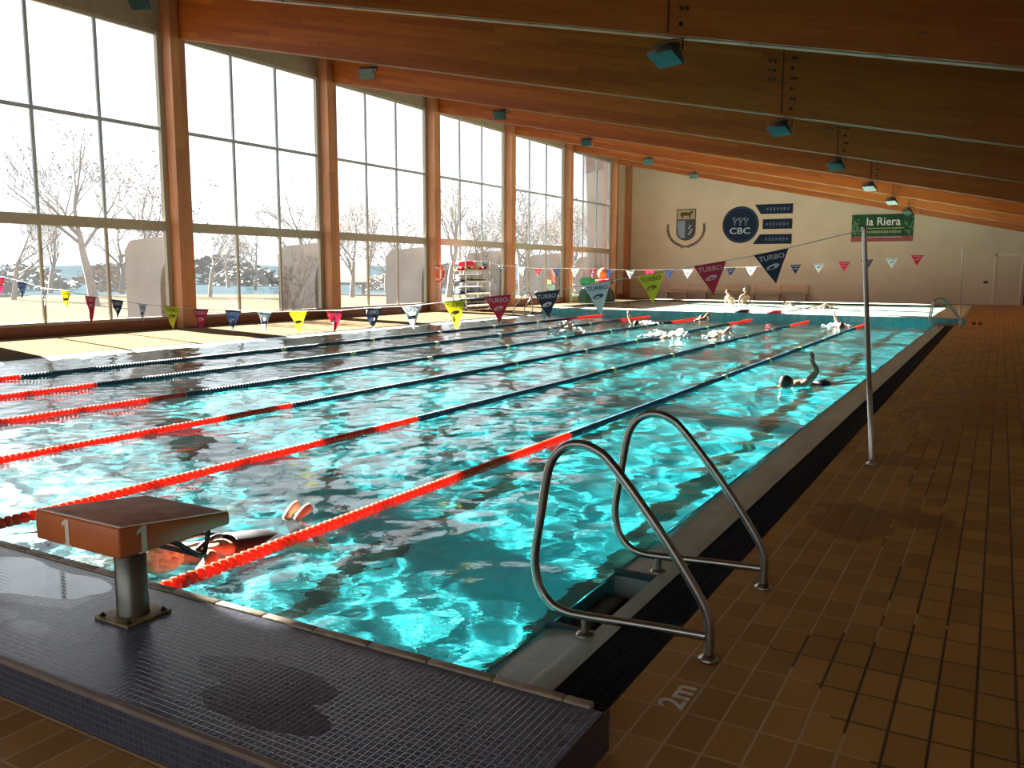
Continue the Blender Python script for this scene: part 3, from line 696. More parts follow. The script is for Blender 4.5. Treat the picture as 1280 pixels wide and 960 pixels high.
def pennant_meshes(col, w, h, curl=0.0):
    mb = MB(); n = 10; vs = []; fs = []
    bend = lambda u, v: .010*math.sin(2.2*u*3+v*2.5+curl)*(.35+v)
    for i in range(n+1):
        v = i/n; hw = w/2*(1-v)+.002
        for j in range(5): u = j/2-1; vs.append((u*hw, bend(u*hw/w*2, v), -v*h))
    for i in range(n):
        for j in range(4): a = i*5+j; fs.append((a, a+1, a+6, a+5))
    mb.add(vs, fs, True); mb.tube([(-w/2, bend(-1, 0), 0), (0, bend(0, 0), 0), (w/2, bend(1, 0), 0)], .006, 6)
    def lay(m, off):
        for i, p in enumerate(m.v):
            v = -p[2]/h; m.v[i] = (p[0], bend(p[0]/w*2, v)-off, p[2])
        return m
    tx = MB(); tx.text('TURBO', .062*w/.3, Matrix.Translation((0, 0, -.047)) @ XZ, 0, sx=1.12); lay(tx, .007)
    e = MB(); N = 20
    poly = []
    for k in range(N): a = 2*PI*k/N; poly.append((.058*math.cos(a)*(w/.3), 0, -.135+.026*math.sin(a)*(1 if math.sin(a) > 0 else .75)+.010*math.cos(a)))
    e.add(poly+[(0, 0, -.133)], [(k, (k+1) % N, N) for k in range(N)]); lay(e, .007)
    e2 = MB(); poly = []
    for k in range(N): a = 2*PI*k/N; poly.append((-.008+.030*math.cos(a)*(w/.3), 0, -.139+.010*math.sin(a)+.006*math.cos(a)))
    e2.add(poly+[(-.008, 0, -.139)], [(k, (k+1) % N, N) for k in range(N)]); lay(e2, .0085)
    return mb, tx, e, e2
def pennant(col, x, y, z, w, h, label, group, yaw=0.0, curl=0.0):
    o = empty('pennant', (x, y, z), label, 'pennant', group); o.rotation_euler = (0, 0, yaw)
    mb, tx, e, e2 = pennant_meshes(col, w, h, curl)
    mb.build('cloth', FM[col], o, fix=False); tx.build('lettering', IM[col], o, fix=False); em = e.build('emblem', IM[col], o, fix=False); e2.build('emblem_eye', FM[col], em, fix=False)
    return o
NEARF = [('navy', -0.638, 1.881, 0.308, 0.289), ('red', -1.209, 1.776, 0.308, 0.296), ('yellow', -1.805, 1.673, 0.281, 0.282), ('white', -2.381, 1.579, 0.333, 0.323), ('navy', -2.962, 1.485, 0.298, 0.287), ('red', -3.564, 1.43, 0.359, 0.295), ('yellow', -4.132, 1.365, 0.288, 0.32), ('white', -4.729, 1.296, 0.279, 0.273), ('navy', -5.313, 1.258, 0.256, 0.286), ('red', -5.91, 1.211, 0.262, 0.261), ('yellow', -6.512, 1.187, 0.327, 0.269), ('white', -7.1, 1.161, 0.244, 0.244), ('navy', -7.691, 1.173, 0.293, 0.29), ('red', -8.304, 1.168, 0.311, 0.275), ('yellow', -8.889, 1.192, 0.341, 0.31), ('white', -9.516, 1.213, 0.175, 0.272), ('navy', -10.078, 1.26, 0.275, 0.266), ('red', -10.698, 1.302, 0.259, 0.40), ('yellow', -11.3, 1.384, 0.271, 0.252), ('white', -11.855, 1.411, 0.167, 0.255), ('navy', -12.443, 1.509, 0.261, 0.276), ('red', -13.024, 1.589, 0.248, 0.222)]
nth = ['first', 'second', 'third', 'fourth', 'fifth', 'sixth', 'seventh', 'eighth']
cnt = {}
cordz = lambda pts: pts
near_pts = [(.14, 5.44, 2.07)]
for i, (c, x, z, w_, h_) in enumerate(NEARF):
    cnt[c] = cnt.get(c, 0)+1
    phi = math.atan2(CAMP.x-x, 5.44-CAMP.y); yaw = phi-math.acos(min(1, w_/.31)*math.cos(phi)) if w_ < .30 else 0
    sl_ = 0 if i > 7 else -.115
    o = pennant(c, x, 5.44, z, .31 if w_ < .34 else .335, max(.27, h_), '%s triangular pennant on the near flag cord, %s %s one from the leaning post' % (c, nth[cnt[c]-1], c), 'pennants on the near flag cord', yaw, i*1.7)
    nxt = NEARF[i+1] if i+1 < len(NEARF) else None; prv = NEARF[i-1] if i else ('', .14, 2.07)
    s1 = (prv[2]-(nxt[2] if nxt else z))/(prv[1]-(nxt[1] if nxt else x)); o.rotation_euler = Euler((0, -math.atan(s1)*.9 if i < 8 else -math.atan(s1)*.4, yaw))
    near_pts.append((x, 5.44+.004, z+.005))
near_pts += [(-13.9, 5.44, 1.75), (-15.9, 5.44, 2.09)]
tag(MB().tube(smooth_path(near_pts, 3), .004, 6).build('bunting_line', simple('white_cord', (.6, .6, .56), .7)), 'thin white cord sagging across the pool carrying the near row of pennants', 'flag line')
FARF = [('navy', -17.61, 2.07), ('navy', -16.84, 1.95), ('white', -15.89, 1.88), ('red', -15.11, 1.82), ('navy', -14.28, 1.82), ('white', -13.46, 1.82), ('red', -12.7, 1.81), ('navy', -11.99, 1.79), ('white', -11.13, 1.76), ('red', -10.36, 1.77), ('navy', -9.57, 1.78), ('white', -8.86, 1.79), ('red', -8.05, 1.83), ('navy', -7.27, 1.86), ('white', -6.55, 1.88), ('red', -5.77, 1.92), ('navy', -5.01, 1.96), ('white', -4.24, 2.0), ('red', -3.42, 2.06), ('navy', -2.71, 2.12), ('white', -1.95, 2.17), ('red', -1.2, 2.26)]
cnt = {}; proto = {}; far_pts = [(.09, 28.17, 2.42)]
for i, (c, x, z) in reversed(list(enumerate(FARF))):
    cnt[c] = cnt.get(c, 0)+1
    lab = 'small %s pennant on the far flag cord, %s %s one from the far right post' % (c, nth[cnt[c]-1], c)
    if c not in proto: o = proto[c] = pennant(c, x, 28.17, z, .37, .33, lab, 'pennants on the far flag cord', .1, i)
    else:
        o = dup(proto[c]); o.location = (x, 28.17, z); o['label'] = lab; o.rotation_euler = (0, 0, rnd.uniform(-.3, .3))
    far_pts.append((x, 28.174, z+.005))
far_pts.append((XL+.38, 28.1, 2.32))
tag(MB().tube(far_pts, .005, 6).build('bunting_line', bpy.data.materials['white_cord']), 'thin cord stretched across the far end carrying the small pennants', 'flag line')

# ------------------------------------------------------------------ floodlights and conduits along the beams
M['lamp_glass'] = simple('lamp_glass', (.035, .075, .07), .2, var=.1); M['lamp_body'] = simple('lamp_housing', (.06, .085, .08), .4, .3)
M['conduit'] = simple('pale_conduit', (.27, .205, .12), .5, var=.1)
def floodlight(kind):
    o = empty('floodlight', (0, 0, 0), 'f', 'floodlight')
    # local: mounting point at the origin, lamp hanging below
    if kind == 0: R = RZ(.25) @ RX(math.radians(-52))
    else: R = RZ(-.35) @ RX(math.radians(-28))
    c = Vector((0, -.12, -.20))
    bm = bmesh.new(); bmesh.ops.create_cube(bm, size=1)
    for v in bm.verts:
        k = 1.0 if v.co.z < 0 else .62
        v.co = Vector((v.co.x*.44*k, v.co.y*.32*k, v.co.z*.17))
    bmesh.ops.bevel(bm, geom=bm.edges[:], offset=.012, segments=2, affect='EDGES')
    MB().bm(bm, c, R, True).build('housing', M['lamp_body'], o)
    MB().cbox(c + R @ Vector((0, 0, -.087)), (.39, .27, .008), R).build('lamp_glass', M['lamp_glass'], o)
    b = MB(); e1 = c+R @ Vector((-.24, 0, 0)); e2 = c+R @ Vector((.24, 0, 0))
    b.tube([e1, e1+Vector((0, .02, .14)), Vector((-.05, 0, -.005)), Vector((.05, 0, -.005)), e2+Vector((0, .02, .14)), e2], .012, 6); b.build('bracket', M['black'], o)
    MB().bbox((.0, .1, -.055), (.16, .12, .07), .01).build('gear_box', M['lamp_body'], o)
    return o
fp = [floodlight(0), floodlight(1)]; uf = set()
vis = [y for y in COLY if y > 5 and y < 44]
cn = ['nearest', 'second', 'third', 'fourth', 'fifth', 'farthest']
for row, (x, nm) in enumerate(((-12.92, 'row closer to the windows'), (-2.72, 'row under the bolted beam joints'))):
    for i, y in enumerate(vis):
        o = fp[row] if row not in uf else dup(fp[row]); uf.add(row)
        o.location = (x, y-.02, beamz(x)-.035); o['label'] = 'floodlight under a roof beam, %s one in the %s' % (cn[i], nm); o['group'] = 'floodlights under the roof beams'
for i, y in enumerate(vis):
    o = empty('conduit', (0, y-.12, 0), 'pale conduit running along the lower edge of the %s visible roof beam' % cn[i], 'conduit', 'conduits on the roof beams')
    x0, x1 = XL+.45, BX1-.02
    MB().tube([(x0, 0, beamz(x0)-.016), (x1, 0, beamz(x1)-.016)], .011, 8).build('tube', M['conduit'], o)
    cl = MB(); x = x0+1
    while x < x1: cl.cbox((x, .003, beamz(x)-.017), (.03, .034, .034)); x += 1.55
    cl.build('clips', M['conduit'], o)

# ------------------------------------------------------------------ far wall: crest, club emblem, banner, benches
WY = YF-.02
def flat(mb, poly, d0=0.0, d1=.012): return mb.prism(poly, 'y', WY-d1, WY+.019-d0)
M['navy_board'] = simple('navy_board', (.016, .027, .055), .85, spec=.1); M['pale_print'] = simple('pale_print', (.42, .50, .55), .6); M['laurel'] = simple('laurel_dark', (.10, .075, .05), .7)
cx, cz = -16.2, 4.55
o = empty('wall_crest', (0, 0, 0), 'painted coat of arms with laurel branches on the far wall', 'crest'); o.location = (0, 0, 0)
sh = [(cx-.62, cz+1.05), (cx+.62, cz+1.05), (cx+.62, cz-.35)] + [(cx+.62*math.cos(a), cz-.35-.55*math.sin(a)) for a in np.linspace(0.2, PI-.2, 9)] + [(cx-.62, cz-.35)]
flat(MB(), sh[::-1], d1=.01).build('shield', simple('shield_navy', (.03, .035, .05), .5), o)
flat(MB(), [(cx-.57, cz+.42), (cx-.57, cz+1.0), (cx+.57, cz+1.0), (cx+.57, cz+.42)], d1=.014).build('upper_field', simple('crest_tan', (.40, .30, .15), .6), o)
an = MB(); A_ = lambda x, z: (cx+x, cz+.52+z)
flat(an, [A_(*p) for p in [(-.38,.10),(-.36,.3),(-.22,.34),(.2,.32),(.36,.42),(.47,.40),(.44,.3),(.32,.22),(.27,-.04),(.2,-.04),(.18,.12),(-.18,.12),(-.22,-.04),(-.3,-.04),(-.29,.14)]], d1=.018)
an.build('animal_figure', simple('crest_dark', (.05, .035, .02), .6), o)
q = MB(); flat(q, [(cx-.55, cz-.1), (cx-.55, cz+.34), (cx-.05, cz+.34), (cx-.05, cz-.75), (cx-.3, cz-.72), (cx-.5, cz-.5)], d1=.014); q.build('left_quarter', simple('crest_grey_blue', (.22, .27, .33), .6), o)
q = MB()
for k in range(5): flat(q, [(cx+.15+.08*(k % 3), cz-.55+.13*k), (cx+.15+.08*(k % 3), cz-.46+.13*k), (cx+.27+.08*(k % 3), cz-.46+.13*k), (cx+.27+.08*(k % 3), cz-.55+.13*k)], d1=.014)
q.build('right_charges', M['pale_print'], o)
for s_ in (-1, 1):
    l = MB(); pts = [(cx+s_*(1.18*math.cos(a)), WY-.004, cz-.12-1.12*math.sin(a)) for a in np.linspace(-.18, 1.5, 14)]
    l.tube(pts, .03, 6)
    for i, p in enumerate(pts[:-1]):
        d = (Vector(pts[i+1])-Vector(p)).normalized(); n_ = Vector((d.z, 0, -d.x))
        for sg in (-1, 1):
            e = Vector(p)+n_*.11*sg-d*.06; l.add([Vector(p), (Vector(p)+e)/2+d*.05+Vector((0,-.003,0)), e, (Vector(p)+e)/2-d*.07], [(0,1,2,3)])
    l.tube([(cx+s_*.1, WY-.004, cz-1.23), (cx-s_*.3, WY-.004, cz-1.36)], .022, 6)
    l.build('laurel_branch', M['laurel'], o, fix=False)
o = empty('club_emblem', (0, 0, 0), 'round navy club emblem reading CBC with three navy bars on the far wall', 'emblem')
ex, ez, er = -12.78, 4.55, 1.1
flat(MB(), [(ex+er*math.cos(a), ez+er*math.sin(a)) for a in np.linspace(0, 2*PI, 49)[:-1]], d1=.012).build('disc', M['navy_board'], o)
rg = MB(); rg.tube([(ex+(er-.09)*math.cos(a), WY-.012, ez+(er-.09)*math.sin(a)) for a in np.linspace(0, 2*PI, 49)[:-1]], .012, 6, closed=True); rg.build('ring', simple('ring_blue', (.06, .10, .16), .5), o)
t_ = MB(); t_.text('CBC', .52, Matrix.Translation((ex-.02, WY-.016, ez-.38)) @ XZ, .004, sx=1.25); t_.build('lettering', M['pale_print'], o)
f3 = MB()
for k in (-1, 0, 1):
    px_, pz_ = ex+k*.33, ez+.18
    for a, b in (((-.15, .2), (0, 0)), ((.15, .2), (0, 0)), ((0, 0), (-.03, -.22)), ((-.15, .2), (.02, .22))): f3.tube([(px_+a[0], WY-.015, pz_+a[1]), (px_+b[0], WY-.015, pz_+b[1])], .03, 6)
f3.build('figures', simple('figures_grey', (.22, .27, .31), .6), o)
for k, (pl_, nm) in enumerate(((([(-11.95, 5.72), (-9.73, 5.72), (-9.73, 5.15), (-11.58, 5.15)]), 'u'), (([(-11.45, 4.84), (-9.73, 4.84), (-9.73, 4.26), (-11.45, 4.26)]), 'm'), (([(-11.6, 3.95), (-9.73, 3.95), (-9.73, 3.38), (-12.0, 3.38)]), 'l'))):
    b = flat(MB(), pl_, d1=.012).build('bar', M['navy_board'], o)
    ln = MB(); z_ = (pl_[0][1]+pl_[2][1])/2
    for j in range(7): x_ = -11.2+.2*j; ln.cbox((x_, WY-.013, z_), (.12, .004, .2 if j % 3 else .14))
    ln.build('faint_print', bpy.data.materials['ring_blue'], b)
o = empty('banner', (0, 0, 0), 'green banner reading la Riera with a red lower strip on the far wall', 'banner')
b0, b1, bz0, bz1 = -6.42, -3.2, 3.44, 4.95
flat(MB(), [(b0, bz0), (b0, bz1), (b1, bz1), (b1, bz0)], d1=.01).build('sheet', simple('banner_green', (.010, .075, .028), .8, var=.3, scale=2), o)
flat(MB(), [(b0, bz0), (b0, bz0+.3), (b1, bz0+.3), (b1, bz0)], d1=.013).build('red_strip', simple('banner_red', (.28, .05, .05), .5, var=.2, scale=3), o)
tt = MB(); tt.text('la Riera', .62, Matrix.Translation((b0+1.66, WY-.016, bz1-.42)) @ XZ, .003, sx=.95); tt.build('lettering', M['white'], o)
tt = MB(); tt.cbox((b0+1.6, WY-.014, bz1-.78), (2.3, .004, .05))
for j in range(15): tt.cbox((b0+.72+.13*j, WY-.014, bz1-.98), (.085, .004, .12 if j % 4 else .17))
tt.build('small_lettering', simple('banner_gold', (.30, .36, .16), .6), o)
tt = MB(); tt.cbox((b0+1.7, WY-.016, bz0+.24), (1.9, .004, .03)); tt.build('strip_line', M['pale_print'], o)
lf = MB(); rr = random.Random(4)
for k in range(46):
    sd_ = rr.choice((0, 1)); x_ = (b0+rr.uniform(.04, .42)) if sd_ == 0 else (b1-rr.uniform(.04, .42)); z_ = rr.uniform(bz0+.36, bz1-.08); a = rr.uniform(0, 6.3)
    u = Vector((math.cos(a), 0, math.sin(a)))*.1; v = Vector((-math.sin(a), 0, math.cos(a)))*.04; c_ = Vector((x_, WY-.0125, z_)); lf.add([c_-u, c_+v, c_+u, c_-v], [(0,1,2,3)])
tag(lf.build('leaf_print', simple('leaf_print', (.12, .26, .10), .6), o, fix=False), kind='stuff')
M['bench'] = wood_mat('bench_boards', ((.54, .38, .26), (.60, .43, .30), (.66, .48, .34)), 0, .11, 'x', 9.0, .1)
for x0, x1, lab in ((-17.3, -12.1, 'long low wooden bench against the far wall beneath the coat of arms'), (-11.9, -8.6, 'shorter low wooden bench against the far wall beneath the club emblem')):
    o = empty('bench', ((x0+x1)/2, YF-.3, 0), lab, 'bench', 'benches along the far wall'); L = x1-x0
    MB().bbox((0, -.05, .45), (L, .4, .05), .012).build('seat', M['bench'], o)
    MB().bbox((0, .22, .76), (L, .04, .46), .012).build('backrest', M['bench'], o)
    n_ = int(L/1.3)
    for k in range(n_+1):
        x_ = -L/2+.15+(L-.3)*k/n_; MB().box((x_-.03, -.22, 0), (x_+.03, .2, .43)).build('leg', M['bench'], o); MB().box((x_-.03, .15, .43), (x_+.03, .2, .98)).build('back_post', M['bench'], o)
o = empty('switch_box', (.49, YF, 1.2), 'small dark box fixed to the far wall near the pale door', 'box')
MB().bbox((0, -.03, 0), (.2, .06, .13), .015).build('case', M['black'], o); MB().bbox((.03, -.065, 0), (.07, .02, .05), .006).build('button', simple('button_grey', (.2, .2, .2), .5), o)

# ------------------------------------------------------------------ things on the window-side deck
o = empty('ring_buoy', (XL+.45, 27.85, 1.60), 'orange ring buoy hung on a wooden column by the windows', 'ring buoy')
rb = MB(); rb.tube([(0, .30*math.cos(a), .30*math.sin(a)) for a in np.linspace(0, 2*PI, 33)[:-1]], .062, 12, closed=True); rb.build('ring', simple('buoy_orange', (.70, .10, .03), .45), o)
for k in range(4):
    a = PI/4+k*PI/2; MB().tube([(0, .30*math.cos(a+d), .30*math.sin(a+d)) for d in (-.13, 0, .13)], .066, 12).build('band', M['white'], o)
MB().tube([(.05, .05, -.36), (.05, .02, -.7), (.06, -.03, -1.1), (.05, 0, -1.35)], .014, 6).build('rope', simple('buoy_rope', (.6, .15, .1), .7), o)
# trolley with swimming floats
M['alu'] = simple('aluminium', (.6, .6, .58), .35, .9)
RXc, RYc = -19.15, 29.55
o = empty('float_trolley', (RXc, RYc, 0), 'metal shelf trolley loaded with swimming floats in front of the windows', 'trolley')
for sx in (-.32, .32):
    for sy in (-1.0, 1.0):
        MB().box((sx-.02, sy-.02, .1), (sx+.02, sy+.02, 2.15)).build('upright', M['alu'], o)
        w_ = MB().lathe([(.045, -.02), (.05, -.01), (.05, .01), (.045, .02)], (sx, sy, .05), 14, RX(PI/2)).build('caster', M['black'], o)
SHZ = [.2, .72, 1.24, 1.72]
for z in SHZ:
    MB().box((-.34, -1.02, z-.02), (.34, 1.02, z)).box((-.34, -1.02, z), (-.32, 1.02, z+.06)).box((.32, -1.02, z), (.34, 1.02, z+.06)).build('shelf', M['alu'], o)
cols_ = {'white': (.5, .5, .49), 'navy': (.02, .03, .07), 'light blue': (.30, .45, .62), 'red': (.68, .03, .06), 'yellow': (.75, .55, .08), 'orange': (.75, .20, .06), 'green': (.05, .35, .15)}
KM = {k: simple('foam_'+k.replace(' ', '_'), v, .7, var=.05) for k, v in cols_.items()}
def kickboard_mesh(L=.62, W=.46, H=.1):
    bm = bmesh.new(); pts = [(-L/2, -W/2), (L/4, -W/2)] + [(L/4+L/4*math.sin(a), -W/2*math.cos(a)) for a in np.linspace(.2, PI-.2, 9)] + [(L/4, W/2), (-L/2, W/2)]
    f = bm.faces.new([bm.verts.new((y, x, 0)) for x, y in pts]); r = bmesh.ops.extrude_face_region(bm, geom=[f]); bmesh.ops.translate(bm, vec=(0, 0, H), verts=[e for e in r['geom'] if isinstance(e, bmesh.types.BMVert)])
    bmesh.ops.recalc_face_normals(bm, faces=bm.faces); bmesh.ops.bevel(bm, geom=bm.edges[:], offset=.018, segments=2, affect='EDGES'); return bm
kb = {}
rows = [(0, ['navy', 'white', 'navy']), (1, ['navy', 'light blue', 'white']), (2, ['navy', 'white', 'white'])]
tier = ['bottom', 'middle', 'upper']; stack = ['lowest', 'middle', 'top']; spot = ['left', 'middle', 'right']
for ti, cs in rows:
    for si, yy in enumerate((-.64, 0, .64)):
        for li in range(3):
            c = cs[li] if not (ti == 1 and si == 1) else ('light blue' if li else 'white')
            if c not in kb: ob = kb[c] = MB().bm(kickboard_mesh(), smooth=True).build('kickboard', KM[c])
            else: ob = kb[c].copy(); COL.objects.link(ob)
            ob.location = (RXc, RYc+yy, SHZ[ti]+.002+li*.106); ob.rotation_euler = (0, 0, 0)
            tag(ob, '%s foam kickboard, %s of the %s stack on the %s trolley shelf' % (c, stack[li], spot[si], tier[ti]), 'kickboard', 'kickboards on the float trolley')
def buoy_mesh():
    mb = MB()
    for sx in (-.075, .075): mb.lathe([(.02, -.13), (.06, -.12), (.085, -.06), (.07, 0), (.085, .06), (.06, .12), (.02, .13)], (sx, 0, .085), 14, RX(PI/2))
    return mb.tube([(-.08, 0, .085), (.08, 0, .085)], .03, 8)
pb = {}
for i, c in enumerate(['red', 'yellow', 'green', 'orange', 'yellow', 'red', 'orange']):
    if c not in pb: ob = pb[c] = buoy_mesh().build('pull_buoy', KM[c])
    else: ob = pb[c].copy(); COL.objects.link(ob)
    ob.location = (RXc, RYc-.9+.3*i, SHZ[3]+.002)
    tag(ob, '%s pull buoy on the top trolley shelf, %s from the left' % (c, nth[i]), 'pull buoy', 'pull buoys on the top trolley shelf')
for i, (c, yy) in enumerate((('red', -.45), ('white', .35))):
    ob = MB().bbox((0, 0, .13), (.5, .75, .26), .11, seg=4).build('foam_cushion', KM[c]); ob.location = (RXc, RYc+yy, SHZ[3]+.175)
    tag(ob, '%s foam cushion on the very top of the float trolley' % c, 'cushion')
# green tarpaulin bundle with pool toys
tb_ = MB(); n_, m_ = 40, 14; vs = []; fs = []
for i in range(n_+1):
    y = -1.9+3.8*i/n_; en = (1-(abs(i/n_-.5)*2)**6)
    for j in range(m_+1):
        a = PI*j/m_; r_ = 1+.18*noise.noise(Vector((y*1.3, math.cos(a)*2, math.sin(a)*2)))
        vs.append((.55*math.cos(a)*r_*(.3+.7*en), y, max(0, .95*math.sin(a)**.7*r_*en)))
for i in range(n_):
    for j in range(m_): a = i*(m_+1)+j; fs.append((a, a+1, a+m_+2, a+m_+1))
tb_.add(vs, fs, True)
o = empty('tarpaulin_bundle', (-18.75, 42.2, 0), 'bundled dark green tarpaulin on the deck at the last window', 'tarpaulin')
tb_.build('sheet', simple('tarp_green', (.012, .075, .045), .55, var=.3, scale=3), o, fix=False)
for y in (-.9, .8): MB().tube([(.6*math.cos(a), y, .99*math.sin(a)**.7 if math.sin(a) > 0 else 0) for a in np.linspace(.05, PI-.05, 15)], .015, 6).build('strap', M['cable'], o)
toys = [('green', 40.85, 'green rounded foam float on the left of the tarpaulin', (.34, .5, .2)), ('red', 42.72, 'red foam float lying on the tarpaulin behind the orange ball', (.36, .62, .14)), ('yellow', 41.78, 'small yellow foam float in the middle of the tarpaulin', (.2, .26, .12)), ('navy', 43.72, 'navy foam float at the right end of the tarpaulin', (.25, .3, .16))]
for c, y, lab, d in toys:
    ob = MB().bbox((0, 0, d[2]), (d[0]*2, d[1]*2, d[2]*2), min(d)*.9, seg=4).build('foam_float', KM[c]); ob.location = (-18.72, y, .97); ob.rotation_euler = (0, 0, rnd.uniform(-.12, .12)); tag(ob, lab, 'foam float', 'floats on the tarpaulin')
ob = MB().ball((0, 0, .33), .33, 20).build('beach_ball', KM['orange']); ob.location = (-18.6, 42.75, 1.26); tag(ob, 'bright orange ball on top of the green tarpaulin', 'ball')
# boards on the far pool rim, dark bundle on the right deck
for c, x, y, lab in (('red', -5.9, 29.25, 'red kickboard left on the far rim of the main pool'), ('navy', -7.1, 29.3, 'navy kickboard left on the far rim of the main pool')):
    ob = MB().bm(kickboard_mesh(.7, .45, .1), smooth=True).build('kickboard', KM[c]); ob.location = (x, y, FARZ+.001); tag(ob, lab, 'kickboard')
o = empty('sandals', (.62, 29.6, 0), 'pair of dark sandals left on the far right deck', 'sandals')
for sx in (-.09, .09):
    so = MB().bbox((sx, 0, .02), (.1, .28, .035), .016, seg=3).build('sole', simple('sandal_dark', (.05, .015, .012), .6) if sx < 0 else bpy.data.materials['sandal_dark'], o)
    MB().tube([(sx-.05, .03, .03), (sx-.03, .05, .075), (sx+.03, .05, .075), (sx+.05, .03, .03)], .014, 6).build('strap', M['black'], so)
# ------------------------------------------------------------------ people
def skin_mat(name, c):
    t = NT(name); p = t.obj(); t.color(t.ramp(t.noise(p, 6, 3), [(.3, tuple(x*.88 for x in c)), (.7, tuple(min(1, x*1.08) for x in c))])); t.rough(.38)
    t.b.inputs['Subsurface Weight'].default_value = .08; t.b.inputs['Subsurface Radius'].default_value = (.02, .008, .004); return t.m
M['skin'] = skin_mat('skin_light', (.46, .27, .18)); M['skin_tan'] = skin_mat('skin_tanned', (.24, .115, .065))
def hand(J, E, wrist, d, nrm, thumb, s=1.0, curl=.25):
    """palm and five fingers as skin chains; d forward, nrm = back of the hand, thumb = side the thumb is on. wrist = joint index"""
    d = d.normalized(); thumb = (thumb-d*thumb.dot(d)).normalized(); nrm = d.cross(thumb) if d.cross(thumb).dot(nrm) > 0 else -d.cross(thumb)
    w = Vector(J[wrist][0]); pal = len(J); J.append((w+d*.045*s, (.026*s, .016*s))); E.append((wrist, pal))
    k0 = len(J); J.append((w+d*.085*s, (.036*s, .014*s))); E.append((pal, k0))
    for i, (off, L) in enumerate(((.030, .070), (.010, .080), (-.011, .074), (-.030, .058))):
        b = w+d*(.094-abs(i-1)*.004)*s+thumb*off*s; prev = k0
        for j, t in enumerate((.0, .45, .8, 1.0)):
            q = b + d*L*t*s*math.cos(curl*t) - nrm*L*t*s*math.sin(curl*t*1.6) + thumb*off*.25*t*s
            J.append((q, (.0088-.0022*t)*s)); E.append((prev, len(J)-1)); prev = len(J)-1
    prev = pal
    for t in (.0, .5, 1.0):
        q = w+d*(.035+.05*t)*s+thumb*(.034+.028*t)*s-nrm*.012*t*s; J.append((q, (.0115-.003*t)*s)); E.append((prev, len(J)-1)); prev = len(J)-1
def skin_body(J, E, root, sub=2):
    me = bpy.data.meshes.new('b'); me.from_pydata([tuple(j[0]) for j in J], E, []); o = bpy.data.objects.new('b', me); COL.objects.link(o)
    o.modifiers.new('skin', 'SKIN').use_smooth_shade = True
    for i, (p, r) in enumerate(J):
        sv = me.skin_vertices[0].data[i]; sv.radius = r if isinstance(r, tuple) else (r, r); sv.use_root = (i == root)
    m = o.modifiers.new('s', 'SUBSURF'); m.levels = sub; m.render_levels = sub
    ev = o.evaluated_get(bpy.context.evaluated_depsgraph_get()); r = bpy.data.meshes.new_from_object(ev)
    mb = MB(); mb.add([v.co.copy() for v in r.vertices], [tuple(p.vertices) for p in r.polygons], True)
    bpy.data.objects.remove(o); bpy.data.meshes.remove(me); bpy.data.meshes.remove(r); return mb
def head(mb, c, R, s=1.0):
    """face looks along local +y, crown along +z"""
    c = Vector(c); vs = []; fs = []; n, m = 28, 20
    for i in range(m+1):
        t = PI*i/m
        for k in range(n):
            a = 2*PI*k/n; p = Vector((.076*math.sin(t)*math.cos(a), .095*math.sin(t)*math.sin(a), .118*math.cos(t)))
            if p.z < 0: p.x *= 1+p.z*2.2; p.y = p.y*(1+p.z*1.2)+(-p.z*.12)
            if p.y > .05:
                g = lambda x, z, sx, sz: math.exp(-((p.x-x)/sx)**2-((p.z-z)/sz)**2)
                p.y += .022*g(0, -.022, .014, .024)+.008*g(0, -.008, .012, .04)-.010*g(.032, .006, .016, .012)-.010*g(-.032, .006, .016, .012)+.007*g(0, .026, .05, .012)+.007*g(0, -.060, .024, .008)-.004*g(0, -.068, .024, .004)+.006*g(0, -.076, .022, .007)+.008*g(0, -.104, .02, .014)
            vs.append(c + R @ (p*s))
    for i in range(m):
        for k in range(n): fs.append((i*n+k, (i+1)*n+k, (i+1)*n+(k+1) % n, i*n+(k+1) % n))
    mb.add(vs, fs, True)
    for sx in (-1, 1): mb.ball(c + R @ Vector((sx*.077*s, -.008*s, -.008*s)), (.011*s, .02*s, .031*s), 10, R @ RZ(sx*.35))
    return mb
def cap_shell(c, R, s=1.0, low=-.02, tuft=0.0, seed=0):
    mb = MB(); vs = []; fs = []; n, m = 28, 12; c = Vector(c)
    for i in range(m+1):
        for k in range(n):
            a = 2*PI*k/n; front = max(0, math.sin(a)); tmax = PI*.5*(1.0+(.42-.62*front)); t = tmax*i/m
            q = Vector((math.sin(t)*math.cos(a), math.sin(t)*math.sin(a), math.cos(t))); f = 1.06+tuft*noise.noise(q*9+Vector((seed, 0, 0)))
            vs.append(c + R @ Vector((.080*q.x*f, .099*q.y*f-.004, .122*q.z*f))*s)
    for i in range(m):
        for k in range(n): fs.append((i*n+k, (i+1)*n+k, (i+1)*n+(k+1) % n, i*n+(k+1) % n))
    return mb.add(vs, fs, True)
V = Vector
